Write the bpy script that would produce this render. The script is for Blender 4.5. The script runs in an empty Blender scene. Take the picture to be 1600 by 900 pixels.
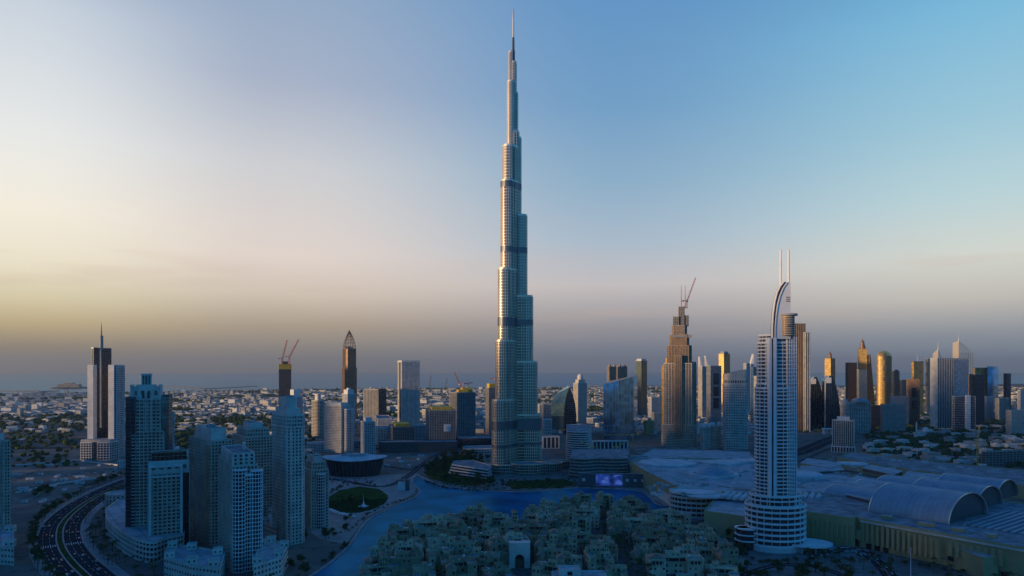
import bpy, math, random
from mathutils import Vector
R_ = math.radians
random.seed(11)
rnd = random.random
sc = bpy.context.scene
COL = sc.collection

# ------------------------------------------------------------------ camera
F, HZ, CH = 1067.0, 578.0, 180.0          # focal length in photo pixels, horizon row, eye height (m)
cam = bpy.data.cameras.new('camera')
cam.sensor_width = 36.0
cam.lens = 36.0 * F / 1600.0
cam.shift_y = (HZ - 450.0) / 1600.0
cam.clip_start, cam.clip_end = 1.0, 90000.0
camo = bpy.data.objects.new('camera', cam)
camo.location = (0, 0, CH)
camo.rotation_euler = (R_(90), 0, 0)
COL.objects.link(camo)
sc.camera = camo
sc.view_settings.view_transform = 'Standard'
sc.view_settings.look = 'None'
sc.view_settings.exposure = 0.0
sc.view_settings.gamma = 1.0
sc.render.engine = 'CYCLES'
sc.cycles.use_denoising = True
try:
    sc.cycles.denoiser = 'OPENIMAGEDENOISE'
except Exception:
    pass
sc.cycles.max_bounces = 5
sc.cycles.diffuse_bounces = 2
sc.cycles.glossy_bounces = 3
sc.cycles.transmission_bounces = 2
sc.cycles.volume_bounces = 0
sc.cycles.caustics_reflective = False
sc.cycles.caustics_refractive = False

# ------------------------------------------------------------------ sky and sun
SUN_AZ, SUN_EL = -116.0, 5.0
def lin(c):
    return tuple(((x / 255.0) / 12.92 if x <= 10 else ((x / 255.0 + .055) / 1.055) ** 2.4) for x in c)

class NT:
    def __init__(s, tree): s.t = tree; s.n = tree.nodes; s.l = tree.links
    def new(s, typ, **kw):
        n = s.n.new(typ)
        for k, v in kw.items(): setattr(n, k, v)
        return n
    def math(s, op, a, b=None, c=None, clamp=False):
        n = s.n.new('ShaderNodeMath'); n.operation = op; n.use_clamp = clamp
        for i, x in enumerate((a, b, c)):
            if x is None: continue
            if isinstance(x, (int, float)): n.inputs[i].default_value = x
            else: s.l.new(x, n.inputs[i])
        return n.outputs[0]
    def ramp(s, fac, stops, interp='LINEAR'):
        n = s.n.new('ShaderNodeValToRGB'); cr = n.color_ramp; cr.interpolation = interp
        while len(cr.elements) < len(stops): cr.elements.new(0.5)
        for e, (p, c) in zip(cr.elements, stops):
            e.position = p; e.color = (*c, 1)
        s.l.new(fac, n.inputs[0])
        return n.outputs[0]
    def mix(s, fac, a, b, typ='MIX'):
        n = s.n.new('ShaderNodeMix'); n.data_type = 'RGBA'; n.blend_type = typ
        for i, x in ((0, fac), (6, a), (7, b)):
            if isinstance(x, (int, float)): n.inputs[i].default_value = x
            elif isinstance(x, tuple): n.inputs[i].default_value = (*x[:3], 1)
            else: s.l.new(x, n.inputs[i])
        return n.outputs[2]
    def maprange(s, x, a, b, c=0., d=1.):
        n = s.n.new('ShaderNodeMapRange'); n.interpolation_type = 'SMOOTHSTEP'
        s.l.new(x, n.inputs[0])
        for i, v in enumerate((a, b, c, d)): n.inputs[i + 1].default_value = v
        return n.outputs[0]

world = bpy.data.worlds.new('World')
sc.world = world
world.use_nodes = True
w = NT(world.node_tree)
w.n.clear()
tc = w.new('ShaderNodeTexCoord')
sep = w.new('ShaderNodeSeparateXYZ'); w.l.new(tc.outputs['Generated'], sep.inputs[0])
az = w.math('ARCTAN2', sep.outputs[0], sep.outputs[1])          # 0 ahead, negative to the west
az = w.math('MULTIPLY', az, 180 / math.pi)
el = w.math('MULTIPLY', w.math('ARCSINE', sep.outputs[2]), 2 / math.pi, clamp=True)   # 0..1 for 0..90 degrees
# colours of the evening sky by elevation, seen west, north-west, north and north-east
def E(*stops): return [(d / 90.0, lin(c)) for d, c in stops]
west = E((0, (120, 124, 118)), (1.6, (160, 144, 114)), (3.2, (208, 186, 138)), (4.8, (230, 216, 176)), (7.5, (250, 240, 214)), (11, (254, 247, 230)),
         (16, (238, 240, 238)), (24, (203, 214, 226)), (32, (60, 112, 176)), (46, (12, 72, 146)), (90, (4, 76, 148)))
nwest = E((0, (118, 122, 122)), (1.5, (150, 142, 130)), (3.5, (186, 168, 144)), (6, (222, 206, 188)), (9, (236, 222, 212)), (16, (210, 212, 216)),
          (22, (170, 182, 204)), (28.5, (148, 172, 200)), (36, (48, 108, 172)), (48, (12, 72, 146)), (90, (4, 76, 148)))
north = E((0, (106, 124, 148)), (1.5, (128, 136, 150)), (3.5, (162, 158, 162)), (7, (206, 200, 200)), (10.5, (176, 194, 210)), (15, (146, 180, 206)),
          (21, (116, 162, 202)), (29, (98, 150, 200)), (36, (36, 104, 172)), (48, (12, 72, 146)), (90, (4, 76, 148)))
neast = E((0, (118, 140, 160)), (2.5, (156, 162, 168)), (5, (208, 202, 192)), (8, (222, 226, 216)), (12, (192, 219, 224)), (17, (160, 204, 222)),
          (24, (124, 188, 222)), (33, (44, 122, 186)), (46, (12, 74, 148)), (90, (4, 76, 148)))
wwest = E((0, (120, 120, 124)), (4, (190, 172, 150)), (9, (120, 142, 172)), (18, (24, 92, 156)), (34, (12, 74, 146)), (90, (4, 76, 148)))
south = E((0, (20, 128, 182)), (10, (12, 142, 212)), (26, (6, 122, 198)), (48, (4, 86, 158)), (90, (4, 76, 148)))
cww, cw, cn0, cn, ce, cs = (w.ramp(el, x) for x in (wwest, west, nwest, north, neast, south))
c = w.mix(w.maprange(az, -72, -43), cww, cw)
c = w.mix(w.maprange(az, -36, -19), c, cn0)
c = w.mix(w.maprange(az, -19, 9), c, cn)
c = w.mix(w.maprange(az, 9, 36), c, ce)
c = w.mix(w.maprange(az, 42, 80), c, cs)
c = w.mix(w.maprange(az, -160, -110, 1, 0), c, cs)
# faint uneven thin cloud low over the horizon
mapn = w.new('ShaderNodeMapping'); mapn.inputs['Scale'].default_value = (3.2, 3.2, 26)
w.l.new(tc.outputs['Generated'], mapn.inputs[0])
nz = w.new('ShaderNodeTexNoise'); nz.inputs['Scale'].default_value = 1.6; nz.inputs['Detail'].default_value = 6
w.l.new(mapn.outputs[0], nz.inputs['Vector'])
cloudband = w.math('MULTIPLY', w.maprange(nz.outputs[0], .5, .72), w.math('MULTIPLY', w.maprange(el, .015, .045), w.maprange(el, .13, .06)))
c = w.mix(w.math('MULTIPLY', cloudband, .28), c, lin((214, 186, 170)))
sky = w.new('ShaderNodeTexSky', sky_type='NISHITA')
sky.sun_disc = False
sky.sun_elevation = R_(SUN_EL)
sky.sun_rotation = R_(SUN_AZ)
sky.altitude = 200
sky.dust_density = 3
# the gradient is lifted to the sky texture's physical scale, then both go out at strength 0.1
cs10 = w.new('ShaderNodeVectorMath', operation='SCALE'); w.l.new(c, cs10.inputs[0]); cs10.inputs[3].default_value = 10.0
c = w.mix(.012, cs10.outputs[0], sky.outputs[0])
bg = w.new('ShaderNodeBackground'); bg.inputs[1].default_value = .1
w.l.new(c, bg.inputs[0])
wo = w.new('ShaderNodeOutputWorld'); w.l.new(bg.outputs[0], wo.inputs[0])

sun = bpy.data.lights.new('sun', 'SUN')
sun.energy = 4.8
sun.angle = R_(5.0)
sun.color = (1.0, .68, .37)
suno = bpy.data.objects.new('sun', sun)
dv = Vector((math.sin(R_(SUN_AZ)) * math.cos(R_(SUN_EL)), math.cos(R_(SUN_AZ)) * math.cos(R_(SUN_EL)), math.sin(R_(SUN_EL))))
suno.rotation_euler = dv.to_track_quat('Z', 'Y').to_euler()
suno.location = (-900, 0, 900)
COL.objects.link(suno)

# ------------------------------------------------------------------ pixel <-> ground helpers (used to read distances off the photograph)
def P(px, D): return ((px - 800.0) * D / F, D)
def DG(py, z=0.): return (CH - z) * F / (py - HZ)
def Q(px, py, z=0.): return P(px, DG(py, z))
def ZT(py, D): return CH - (py - HZ) * D / F

# ------------------------------------------------------------------ materials
MATS = {}
def mat(name, col, rough=.7, metal=0., var=.18, scale=.08, spec=.2, seam=None, emit=None, pane=0., tilt=.012, bump=0.):
    m = bpy.data.materials.new(name); m.use_nodes = True
    t = NT(m.node_tree); b = t.n['Principled BSDF']
    b.inputs['Roughness'].default_value = rough
    b.inputs['Metallic'].default_value = metal
    b.inputs['Specular IOR Level'].default_value = spec
    geo = t.new('ShaderNodeNewGeometry')
    out = None
    if var:
        n = t.new('ShaderNodeTexNoise'); n.inputs['Scale'].default_value = scale; n.inputs['Detail'].default_value = 5; n.inputs['Roughness'].default_value = .65
        t.l.new(geo.outputs['Position'], n.inputs['Vector'])
        f = t.maprange(n.outputs[0], .3, .7)
        out = t.mix(f, tuple(x * (1 - var) for x in col), tuple(min(1, x * (1 + var)) for x in col))
    if seam:      # sheet joints: (direction x, direction y, spacing, darkness)
        for dx, dy, sp_, dk in seam:
            dn = t.new('ShaderNodeVectorMath', operation='DOT_PRODUCT'); t.l.new(geo.outputs['Position'], dn.inputs[0]); dn.inputs[1].default_value = (dx / sp_, dy / sp_, 0)
            fr = t.math('FRACT', dn.outputs['Value']); ln_ = t.math('LESS_THAN', fr, .09)
            out = t.mix(t.math('MULTIPLY', ln_, dk), out, (.05, .05, .05))
    if pane:      # every pane of glass has a tint and a tilt of its own
        sc_ = t.new('ShaderNodeVectorMath', operation='SCALE'); sc_.inputs[3].default_value = 1 / pane
        t.l.new(geo.outputs['Position'], sc_.inputs[0])
        fl = t.new('ShaderNodeVectorMath', operation='FLOOR'); t.l.new(sc_.outputs[0], fl.inputs[0])
        wn = t.new('ShaderNodeTexWhiteNoise'); t.l.new(fl.outputs[0], wn.inputs[0])
        base = out if out is not None else tuple(col)
        k = t.maprange(wn.outputs['Value'], 0, 1, .75, 1.28)
        mul = t.new('ShaderNodeVectorMath', operation='SCALE'); t.l.new(k, mul.inputs[3])
        if isinstance(base, tuple): mul.inputs[0].default_value = base
        else: t.l.new(base, mul.inputs[0])
        out = mul.outputs[0]
        off = t.new('ShaderNodeVectorMath', operation='SUBTRACT'); t.l.new(wn.outputs['Color'], off.inputs[0]); off.inputs[1].default_value = (.5, .5, .5)
        o2 = t.new('ShaderNodeVectorMath', operation='SCALE'); t.l.new(off.outputs[0], o2.inputs[0]); o2.inputs[3].default_value = tilt
        ad = t.new('ShaderNodeVectorMath', operation='ADD'); t.l.new(o2.outputs[0], ad.inputs[0]); t.l.new(geo.outputs['Normal'], ad.inputs[1])
        nm = t.new('ShaderNodeVectorMath', operation='NORMALIZE'); t.l.new(ad.outputs[0], nm.inputs[0])
        t.l.new(nm.outputs[0], b.inputs['Normal'])
    if bump:
        bn = t.new('ShaderNodeTexNoise'); bn.inputs['Scale'].default_value = bump; bn.inputs['Detail'].default_value = 4
        t.l.new(geo.outputs['Position'], bn.inputs['Vector'])
        bu = t.new('ShaderNodeBump'); bu.inputs['Strength'].default_value = .5; bu.inputs['Distance'].default_value = .25
        t.l.new(bn.outputs[0], bu.inputs['Height']); t.l.new(bu.outputs[0], b.inputs['Normal'])
    if out is None: b.inputs['Base Color'].default_value = (*col, 1)
    else: t.l.new(out, b.inputs['Base Color'])
    if emit:
        b.inputs['Emission Color'].default_value = (*emit[0], 1); b.inputs['Emission Strength'].default_value = emit[1]
    MATS[name] = m
    return m

mat('sand_wall', (.54, .49, .41)); mat('sand_wall_pale', (.64, .605, .54)); mat('window_blind', (.20, .19, .17), rough=.3, var=0, pane=3.1); mat('sand_wall_dark', (.34, .26, .18))
mat('white_wall', (.66, .65, .63), var=.1); mat('white_paint', (.8, .8, .8), var=.06, rough=.5)
mat('grey_wall', (.36, .36, .36)); mat('dark_grey', (.12, .12, .13)); mat('brown_wall', (.26, .16, .10))
mat('concrete', (.33, .31, .28), var=.25, scale=.2); mat('concrete_dark', (.10, .095, .09))
mat('yellow_sheet', (.62, .40, .05), var=.35, scale=.3); mat('crane_yellow', (.62, .40, .06)); mat('crane_red', (.45, .10, .06))
mat('steel', (.84, .71, .56), rough=.32, metal=.55, var=.08, scale=.03)
mat('steel_dark', (.16, .17, .18), rough=.4, metal=.7, var=.1)
mat('facade_glass', (.03, .04, .05), rough=.12, var=0, pane=3.6, spec=.8)
mat('burj_glass', (.21, .165, .12), rough=.17, metal=.5, var=0, pane=5.2)
mat('blue_glass', (.14, .40, .66), rough=.06, metal=.85, var=0, pane=9, tilt=.004)
mat('teal_glass', (.13, .22, .22), rough=.12, metal=.75, var=0, pane=4)
mat('gold_glass', (.58, .39, .12), rough=.5, metal=.45, var=0, pane=4)
mat('bronze_glass', (.24, .15, .09), rough=.48, metal=.4, var=0, pane=4)
mat('sunlit_gold', (.88, .56, .16), rough=.45, metal=.55, var=0, pane=4); mat('dark_glass', (.015, .02, .028), rough=.1, var=0, pane=4, spec=.7)
mat('opera_glass', (.02, .022, .028), rough=.16, var=0, pane=3, spec=.6)
mat('window_glass', (.018, .024, .03), rough=.1, var=0, pane=3.1, spec=.7)
mat('roof_grey', (.30, .31, .32), spec=0., var=.35, scale=.07, seam=((.6, -.8, 9, .3), (.8, .6, 13, .3))); mat('roof_pale', (.44, .46, .47), spec=0., var=.26, scale=.06, seam=((.6, -.8, 8, .28), (.8, .6, 14, .28)))
mat('roof_white', (.60, .61, .61), spec=0., var=.18, scale=.06, rough=.6); mat('vault_metal', (.33, .40, .45), spec=0., var=.12, scale=.06, rough=.5, metal=.15, seam=((.58, -.815, 5.2, .3),))
mat('mall_yellow', (.42, .37, .19), spec=0., var=.08, scale=.05)
mat('asphalt', (.05, .05, .053), spec=0., var=.2, scale=.15); mat('road_paint', (.7, .7, .68), var=.05); mat('kerb', (.42, .41, .39))
mat('paving', (.36, .34, .31), spec=0., var=.22, scale=.09); mat('paving_dark', (.22, .21, .19), spec=0., var=.25, scale=.1)
mat('stucco', (.46, .40, .26), var=.3, scale=.12); mat('stucco_pale', (.56, .50, .35), var=.25, scale=.12); mat('stucco_dark', (.34, .28, .18), var=.3, scale=.12); mat('lane_paving', (.13, .125, .115), spec=0., var=.35, scale=.12); mat('lot_sand', (.23, .215, .18), spec=0., var=.3, scale=.03); mat('lawn', (.045, .085, .022), spec=0., var=.4, scale=.06, rough=.95)
mat('leaf_a', (.045, .075, .025), spec=0., var=.45, scale=.5, rough=.85); mat('leaf_b', (.06, .09, .03), spec=0., var=.4, scale=.5, rough=.85)
mat('palm_leaf', (.05, .08, .03), spec=0., var=.4, scale=.6, rough=.8); mat('bark', (.13, .09, .06), var=.3, scale=.8)
mat('car_white', (.75, .75, .75), rough=.3, var=0, spec=.6); mat('car_silver', (.42, .43, .44), rough=.28, metal=.5, var=0); mat('car_black', (.02, .02, .02), rough=.2, var=0)
mat('car_red', (.35, .03, .03), rough=.3, var=0); mat('rubber', (.02, .02, .02), rough=.8, var=0)
mat('canvas', (.72, .72, .70), var=.05); mat('tile_roof', (.30, .20, .14), var=.3, scale=.3)
mat('island', (.20, .16, .12), var=.3, scale=.01); mat('pool_water', (.02, .14, .42), rough=.08, var=0)
mat('villa_wall', (.38, .37, .34), spec=0., var=.2, scale=.02); mat('villa_roof', (.33, .33, .32), spec=0., var=.22, scale=.02)

def water_material(name, col, wave, rough, refl, tint=(.5, .8, 1)):
    m = bpy.data.materials.new(name); m.use_nodes = True
    t = NT(m.node_tree); t.n.clear()
    geo = t.new('ShaderNodeNewGeometry')
    n = t.new('ShaderNodeTexNoise'); n.inputs['Scale'].default_value = wave; n.inputs['Detail'].default_value = 5
    t.l.new(geo.outputs['Position'], n.inputs['Vector'])
    n2 = t.new('ShaderNodeTexNoise'); n2.inputs['Scale'].default_value = wave * .06; n2.inputs['Detail'].default_value = 4
    t.l.new(geo.outputs['Position'], n2.inputs['Vector'])
    bu = t.new('ShaderNodeBump'); bu.inputs['Strength'].default_value = .6; bu.inputs['Distance'].default_value = .7
    t.l.new(n.outputs[0], bu.inputs['Height'])
    d = t.new('ShaderNodeBsdfDiffuse'); t.l.new(t.mix(t.maprange(n2.outputs[0], .35, .65), tuple(x * .7 for x in col), tuple(x * 1.25 for x in col)), d.inputs[0])
    g_ = t.new('ShaderNodeBsdfGlossy'); g_.inputs[0].default_value = (*tint, 1); g_.inputs['Roughness'].default_value = rough
    t.l.new(bu.outputs[0], g_.inputs['Normal'])
    fr = t.new('ShaderNodeFresnel'); fr.inputs[0].default_value = 1.33; t.l.new(bu.outputs[0], fr.inputs['Normal'])
    mx = t.new('ShaderNodeMixShader'); t.l.new(t.math('MULTIPLY', fr.outputs[0], refl), mx.inputs[0]); t.l.new(d.outputs[0], mx.inputs[1]); t.l.new(g_.outputs[0], mx.inputs[2])
    o = t.new('ShaderNodeOutputMaterial'); t.l.new(mx.outputs[0], o.inputs[0])
    MATS[name] = m
water_material('lake_water', (.005, .135, .27), .35, .16, .10, (.1, .6, .9))
water_material('sea_water', (.01, .045, .075), .05, .3, .5, (.5, .7, .85))

def ground_material():
    m = bpy.data.materials.new('city_ground'); m.use_nodes = True
    t = NT(m.node_tree); b = t.n['Principled BSDF']; b.inputs['Roughness'].default_value = .95; b.inputs['Specular IOR Level'].default_value = 0.
    geo = t.new('ShaderNodeNewGeometry')
    def noise(s, d=6):
        n = t.new('ShaderNodeTexNoise'); n.inputs['Scale'].default_value = s; n.inputs['Detail'].default_value = d; n.inputs['Roughness'].default_value = .6
        t.l.new(geo.outputs['Position'], n.inputs['Vector']); return n.outputs[0]
    c = t.mix(t.maprange(noise(.02), .35, .65), (.26, .225, .175), (.18, .165, .145))
    c = t.mix(t.maprange(noise(.006), .5, .62), c, (.15, .14, .125))
    c = t.mix(t.math('MULTIPLY', t.maprange(noise(.05, 8), .56, .66), .8), c, (.05, .065, .03))
    c = t.mix(t.math('MULTIPLY', t.maprange(noise(.3, 3), .4, .75), .35), c, (.12, .11, .10))
    t.l.new(c, b.inputs['Base Color'])
    MATS['city_ground'] = m
ground_material()

# ------------------------------------------------------------------ mesh building
def offset(poly, d):
    n = len(poly); out = []
    for i in range(n):
        a, b, c_ = poly[i - 1], poly[i], poly[(i + 1) % n]
        e1 = Vector((b[0] - a[0], b[1] - a[1])).normalized(); e2 = Vector((c_[0] - b[0], c_[1] - b[1])).normalized()
        n1 = Vector((e1.y, -e1.x)); n2 = Vector((e2.y, -e2.x))
        k = n1 + n2
        L = max(k.length_squared, .25)
        out.append((b[0] + k.x * 2 * d / L, b[1] + k.y * 2 * d / L))
    return out
def centroid(poly): return (sum(p[0] for p in poly) / len(poly), sum(p[1] for p in poly) / len(poly))
def scale_poly(poly, k, ky=None):
    cx, cy = centroid(poly); ky = ky or k
    return [(cx + (x - cx) * k, cy + (y - cy) * ky) for x, y in poly]
def ngon(cx, cy, rx, ry=None, n=28, rot=0., a0=0., a1=360.):
    ry = ry or rx; out = []
    full = abs(a1 - a0 - 360) < 1e-6
    for i in range(n if full else n + 1):
        a = R_(a0 + (a1 - a0) * i / n); x, y = rx * math.cos(a), ry * math.sin(a)
        out.append((cx + x * math.cos(rot) - y * math.sin(rot), cy + x * math.sin(rot) + y * math.cos(rot)))
    return out
def rect(cx, cy, hx, hy, rot=0.):
    cr, sr = math.cos(rot), math.sin(rot)
    return [(cx + x * cr - y * sr, cy + x * sr + y * cr) for x, y in ((-hx, -hy), (hx, -hy), (hx, hy), (-hx, hy))]
def chamfer(poly, k):
    out = []; n = len(poly)
    for i in range(n):
        p = Vector(poly[i]); a = Vector(poly[i - 1]); b = Vector(poly[(i + 1) % n])
        out.append(tuple(p + (a - p).normalized() * k)); out.append(tuple(p + (b - p).normalized() * k))
    return out
def rounded(poly, r, seg=4):
    out = []; n = len(poly)
    for i in range(n):
        p = Vector(poly[i]); a = Vector(poly[i - 1]); b = Vector(poly[(i + 1) % n])
        p0 = p + (a - p).normalized() * r; p1 = p + (b - p).normalized() * r
        for k in range(seg + 1):
            t = k / seg
            out.append(tuple(p0 * (1 - t) ** 2 + p * 2 * t * (1 - t) + p1 * t * t))
    return out

class MB:
    def __init__(s): s.v = []; s.f = []; s.m = []; s.mats = []
    def mi(s, m):
        if m not in s.mats: s.mats.append(m)
        return s.mats.index(m)
    def add(s, vs, fs, m):
        b = len(s.v); k = s.mi(m); s.v.extend(vs)
        for f in fs: s.f.append([b + i for i in f]); s.m.append(k)
    def prism(s, poly, z0, z1, m, top=None, bottom=False, z1f=None):
        n = len(poly)
        vs = [(x, y, z0) for x, y in poly] + [(x, y, z1 if z1f is None else z1f(x, y)) for x, y in poly]
        s.add(vs, [[i, (i + 1) % n, n + (i + 1) % n, n + i] for i in range(n)], m)
        s.add(vs[n:], [list(range(n))], top or m)
        if bottom: s.add(vs[:n], [list(range(n))[::-1]], m)
    def frustum(s, p0, p1, z0, z1, m, top=None):
        n = len(p0); vs = [(x, y, z0) for x, y in p0] + [(x, y, z1) for x, y in p1]
        s.add(vs, [[i, (i + 1) % n, n + (i + 1) % n, n + i] for i in range(n)], m)
        s.add(vs[n:], [list(range(n))], top or m)
    def ring(s, poly, out, z0, z1, m):
        n = len(poly); o = offset(poly, out)
        vs = [(x, y, z0) for x, y in poly] + [(x, y, z0) for x, y in o] + [(x, y, z1) for x, y in o] + [(x, y, z1) for x, y in poly]
        fs = []
        for i in range(n):
            j = (i + 1) % n
            fs += [[n + i, n + j, 2 * n + j, 2 * n + i], [2 * n + i, 2 * n + j, 3 * n + j, 3 * n + i], [j, n + j, n + i, i][::1]]
        s.add(vs, fs, m)
    def parapet(s, poly, t, z0, z1, m):
        n = len(poly); o = offset(poly, -t)
        vs = [(x, y, z0) for x, y in poly] + [(x, y, z1) for x, y in poly] + [(x, y, z1) for x, y in o] + [(x, y, z0) for x, y in o]
        fs = []
        for i in range(n):
            j = (i + 1) % n
            fs += [[i, j, n + j, n + i], [n + i, n + j, 2 * n + j, 2 * n + i], [2 * n + i, 2 * n + j, 3 * n + j, 3 * n + i]]
        s.add(vs, fs, m)
    def obox(s, c, u, hu, hv, z0, z1, m, top=None):
        v = (-u[1], u[0])
        p = [(c[0] + a * hu * u[0] + b * hv * v[0], c[1] + a * hu * u[1] + b * hv * v[1]) for a, b in ((-1, -1), (1, -1), (1, 1), (-1, 1))]
        s.prism(p, z0, z1, m, top, True)
    def box(s, x0, x1, y0, y1, z0, z1, m): s.obox(((x0 + x1) / 2, (y0 + y1) / 2), (1, 0), (x1 - x0) / 2, (y1 - y0) / 2, z0, z1, m)
    def tube(s, p0, p1, r0, r1, m, n=6):
        p0, p1 = Vector(p0), Vector(p1); d = (p1 - p0)
        if d.length < 1e-6: return
        d.normalize(); a = d.orthogonal().normalized(); b = d.cross(a)
        vs = []
        for p, r in ((p0, r0), (p1, r1)):
            for i in range(n):
                t = 2 * math.pi * i / n; vs.append(tuple(p + a * (r * math.cos(t)) + b * (r * math.sin(t))))
        s.add(vs, [[i, (i + 1) % n, n + (i + 1) % n, n + i] for i in range(n)] + [list(range(n))[::-1], list(range(n, 2 * n))], m)
    def lathe(s, cx, cy, prof, m, n=24, sx=1., sy=1.):
        vs = []
        for r, z in prof: vs += [(cx + sx * r * math.cos(2 * math.pi * i / n), cy + sy * r * math.sin(2 * math.pi * i / n), z) for i in range(n)]
        fs = [[k * n + i, k * n + (i + 1) % n, (k + 1) * n + (i + 1) % n, (k + 1) * n + i] for k in range(len(prof) - 1) for i in range(n)]
        fs.append(list(range((len(prof) - 1) * n, len(prof) * n)))
        s.add(vs, fs, m)
    def build(s, name, parent=None, smooth=False, kind=None):
        off = ROOTLOC.get(parent.name, (0, 0, 0)) if parent is not None else (0, 0, 0)
        me = bpy.data.meshes.new(name)
        if off == (0, 0, 0): me.from_pydata(s.v, [], s.f)
        else: me.from_pydata([(x - off[0], y - off[1], z - off[2]) for x, y, z in s.v], [], s.f)
        for m in s.mats: me.materials.append(MATS[m])
        me.polygons.foreach_set('material_index', s.m)
        if smooth: me.polygons.foreach_set('use_smooth', [True] * len(s.f))
        o = bpy.data.objects.new(name, me); COL.objects.link(o)
        if parent is not None:
            o.parent = parent
            ROOTLOC[o.name] = off
        if kind: o['kind'] = kind
        return o
ROOTLOC = {}
def thing(name, label, cat, x=0, y=0, z=0, group=None):
    o = bpy.data.objects.new(name, None); COL.objects.link(o)
    o.empty_display_size = 5
    o.location = (x, y, z); o['label'] = label; o['category'] = cat
    if group: o['group'] = group
    ROOTLOC[o.name] = (x, y, z)
    return o
def tag(o, label, cat, group=None):
    o['label'] = label; o['category'] = cat
    if group: o['group'] = group
    return o

# ------------------------------------------------------------------ tower kit
STY = {   # wall, glass, floor height, bay, band height, band out, pier width, pier out
    'sand': ('sand_wall', 'facade_glass', 3.5, 3.6, 1.5, .35, 1.5, .42),
    'pale': ('sand_wall_pale', 'facade_glass', 3.5, 3.6, 1.4, .35, 1.3, .42),
    'white': ('white_wall', 'facade_glass', 3.6, 3.4, 1.1, .4, .9, .5),
    'whitefin': ('white_paint', 'facade_glass', 3.8, 6, .9, .8, .7, .5),
    'brown': ('brown_wall', 'bronze_glass', 3.8, 4, 1.2, .3, 1.3, .4),
    'grey': ('grey_wall', 'dark_glass', 3.8, 4, 1.2, .3, 1.1, .4),
    'greyfin': ('grey_wall', 'teal_glass', 3.8, 3, .7, .2, .7, .5),
    'curtain': ('dark_grey', 'dark_glass', 4, 4, .5, .12, .25, .2),
    'blue': ('steel_dark', 'blue_glass', 4.2, 6, .3, .12, .35, .25),
    'teal': ('steel_dark', 'teal_glass', 4, 4, .4, .12, .3, .2),
    'gold': ('bronze_glass', 'gold_glass', 4, 4, .5, .15, .4, .25),
    'bronze': ('brown_wall', 'bronze_glass', 4, 4, .7, .2, .6, .3),
    'conc': ('concrete', 'concrete_dark', 3.6, 5.5, .55, .5, .8, .3),
    'bandsand': ('sand_wall', 'dark_glass', 3.7, 3.8, 1.3, 1.0, .7, .5),
    'bandwhite': ('white_wall', 'dark_glass', 3.7, 12, 1.3, 1.2, .7, .5),
}
def block(root, name, poly, z0, z1, sty='sand', par=1.4, roof='roof_grey', piers=True, bands=True, faces=None, **kw):
    """glazed core with a proud cladding of floor bands and piers; returns the core"""
    wall, glass, fh, bay, bh, bo, pw, po = STY[sty]
    wall = kw.get('wall', wall); glass = kw.get('glass', glass); fh = kw.get('fh', fh); bay = kw.get('bay', bay); bh = kw.get('bh', bh)
    bo = kw.get('bo', bo); pw = kw.get('pw', pw); po = kw.get('po', po)
    core = MB(); core.prism(poly, z0, z1, glass, roof)
    co = core.build(name, root)
    cl = MB()
    nf = max(1, int(round((z1 - z0) / fh))); h = (z1 - z0) / nf
    if bands:
        for k in range(nf): cl.ring(poly, bo, z0 + k * h + (.05 if k == 0 else 0), z0 + k * h + bh, wall)
    if piers:
        n = len(poly)
        for i in range(n):
            a, b = Vector(poly[i]), Vector(poly[(i + 1) % n]); L = (b - a).length
            if L < .3: continue
            u = (b - a) / L; nr = Vector((u.y, -u.x)); q = max(1, int(round(L / bay)))
            for j in range(q):
                p = a + u * (L * j / q) + nr * (po * .5 - .05)
                if j == 0 and L > bay: p = p + u * (pw * .5 - po * .3)
                cl.obox(p, tuple(u), pw / 2, po / 2 + .05, z0 + .1, z1, wall)
                if j == q - 1 and L > bay: cl.obox(b - u * (pw * .5 - po * .3) + nr * (po * .5 - .05), tuple(u), pw / 2, po / 2 + .05, z0 + .1, z1, wall)
    cl.ring(poly, max(bo, po) + .08, z1 - max(.6, bh * .6), z1 + .15, wall)
    cl.parapet(offset(poly, max(bo, po) + .05), .5, z1 + .14, z1 + par, wall)
    cl.build('cladding', co)
    return co
def solid(root, name, poly, z0, z1, m, top=None, par=0., z1f=None):
    b = MB(); b.prism(poly, z0, z1, m, top, z1f=z1f)
    if par: b.parapet(poly, .5, z1, z1 + par, m)
    return b.build(name, root)

def corner(x0, xm, x1, D, phi, dmin=8.):
    """footprint of a box tower whose near vertical edge stands at picture column xm, its two visible faces ending at x0 and x1"""
    C = Vector(P(xm, D)); ph = R_(phi)
    dl = Vector((-math.cos(ph), math.sin(ph))); dr = Vector((math.sin(ph), math.cos(ph)))
    def solve(px, d):
        t = (px - 800) / F; k = d.x - t * d.y
        if abs(k) < 1e-4: return dmin
        q = (t * C.y - C.x) / k
        return q if 1 < q < 400 else dmin
    a = solve(x0, dl) if x0 < xm - .01 else dmin
    b = solve(x1, dr) if x1 > xm + .01 else dmin
    return [tuple(C), tuple(C + b * dr), tuple(C + b * dr + a * dl), tuple(C + a * dl)]
def tower(name, label, x0, xm, x1, D, phi, ytop, sty, cat='tower', dmin=25., z0=0., shape=None, **kw):
    poly = corner(x0, xm, x1, D, phi, dmin)
    if shape == 'round': poly = rounded(poly, min((Vector(poly[1]) - Vector(poly[0])).length, (Vector(poly[3]) - Vector(poly[0])).length) * .42)
    elif shape: poly = chamfer(poly, shape)
    cx, cy = centroid(poly)
    r = thing(name, label, cat, cx, cy, 0)
    block(r, 'shaft', poly, z0, ZT(ytop, D), sty, **kw)
    r_poly[r.name] = poly
    return r, poly
r_poly = {}

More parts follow.
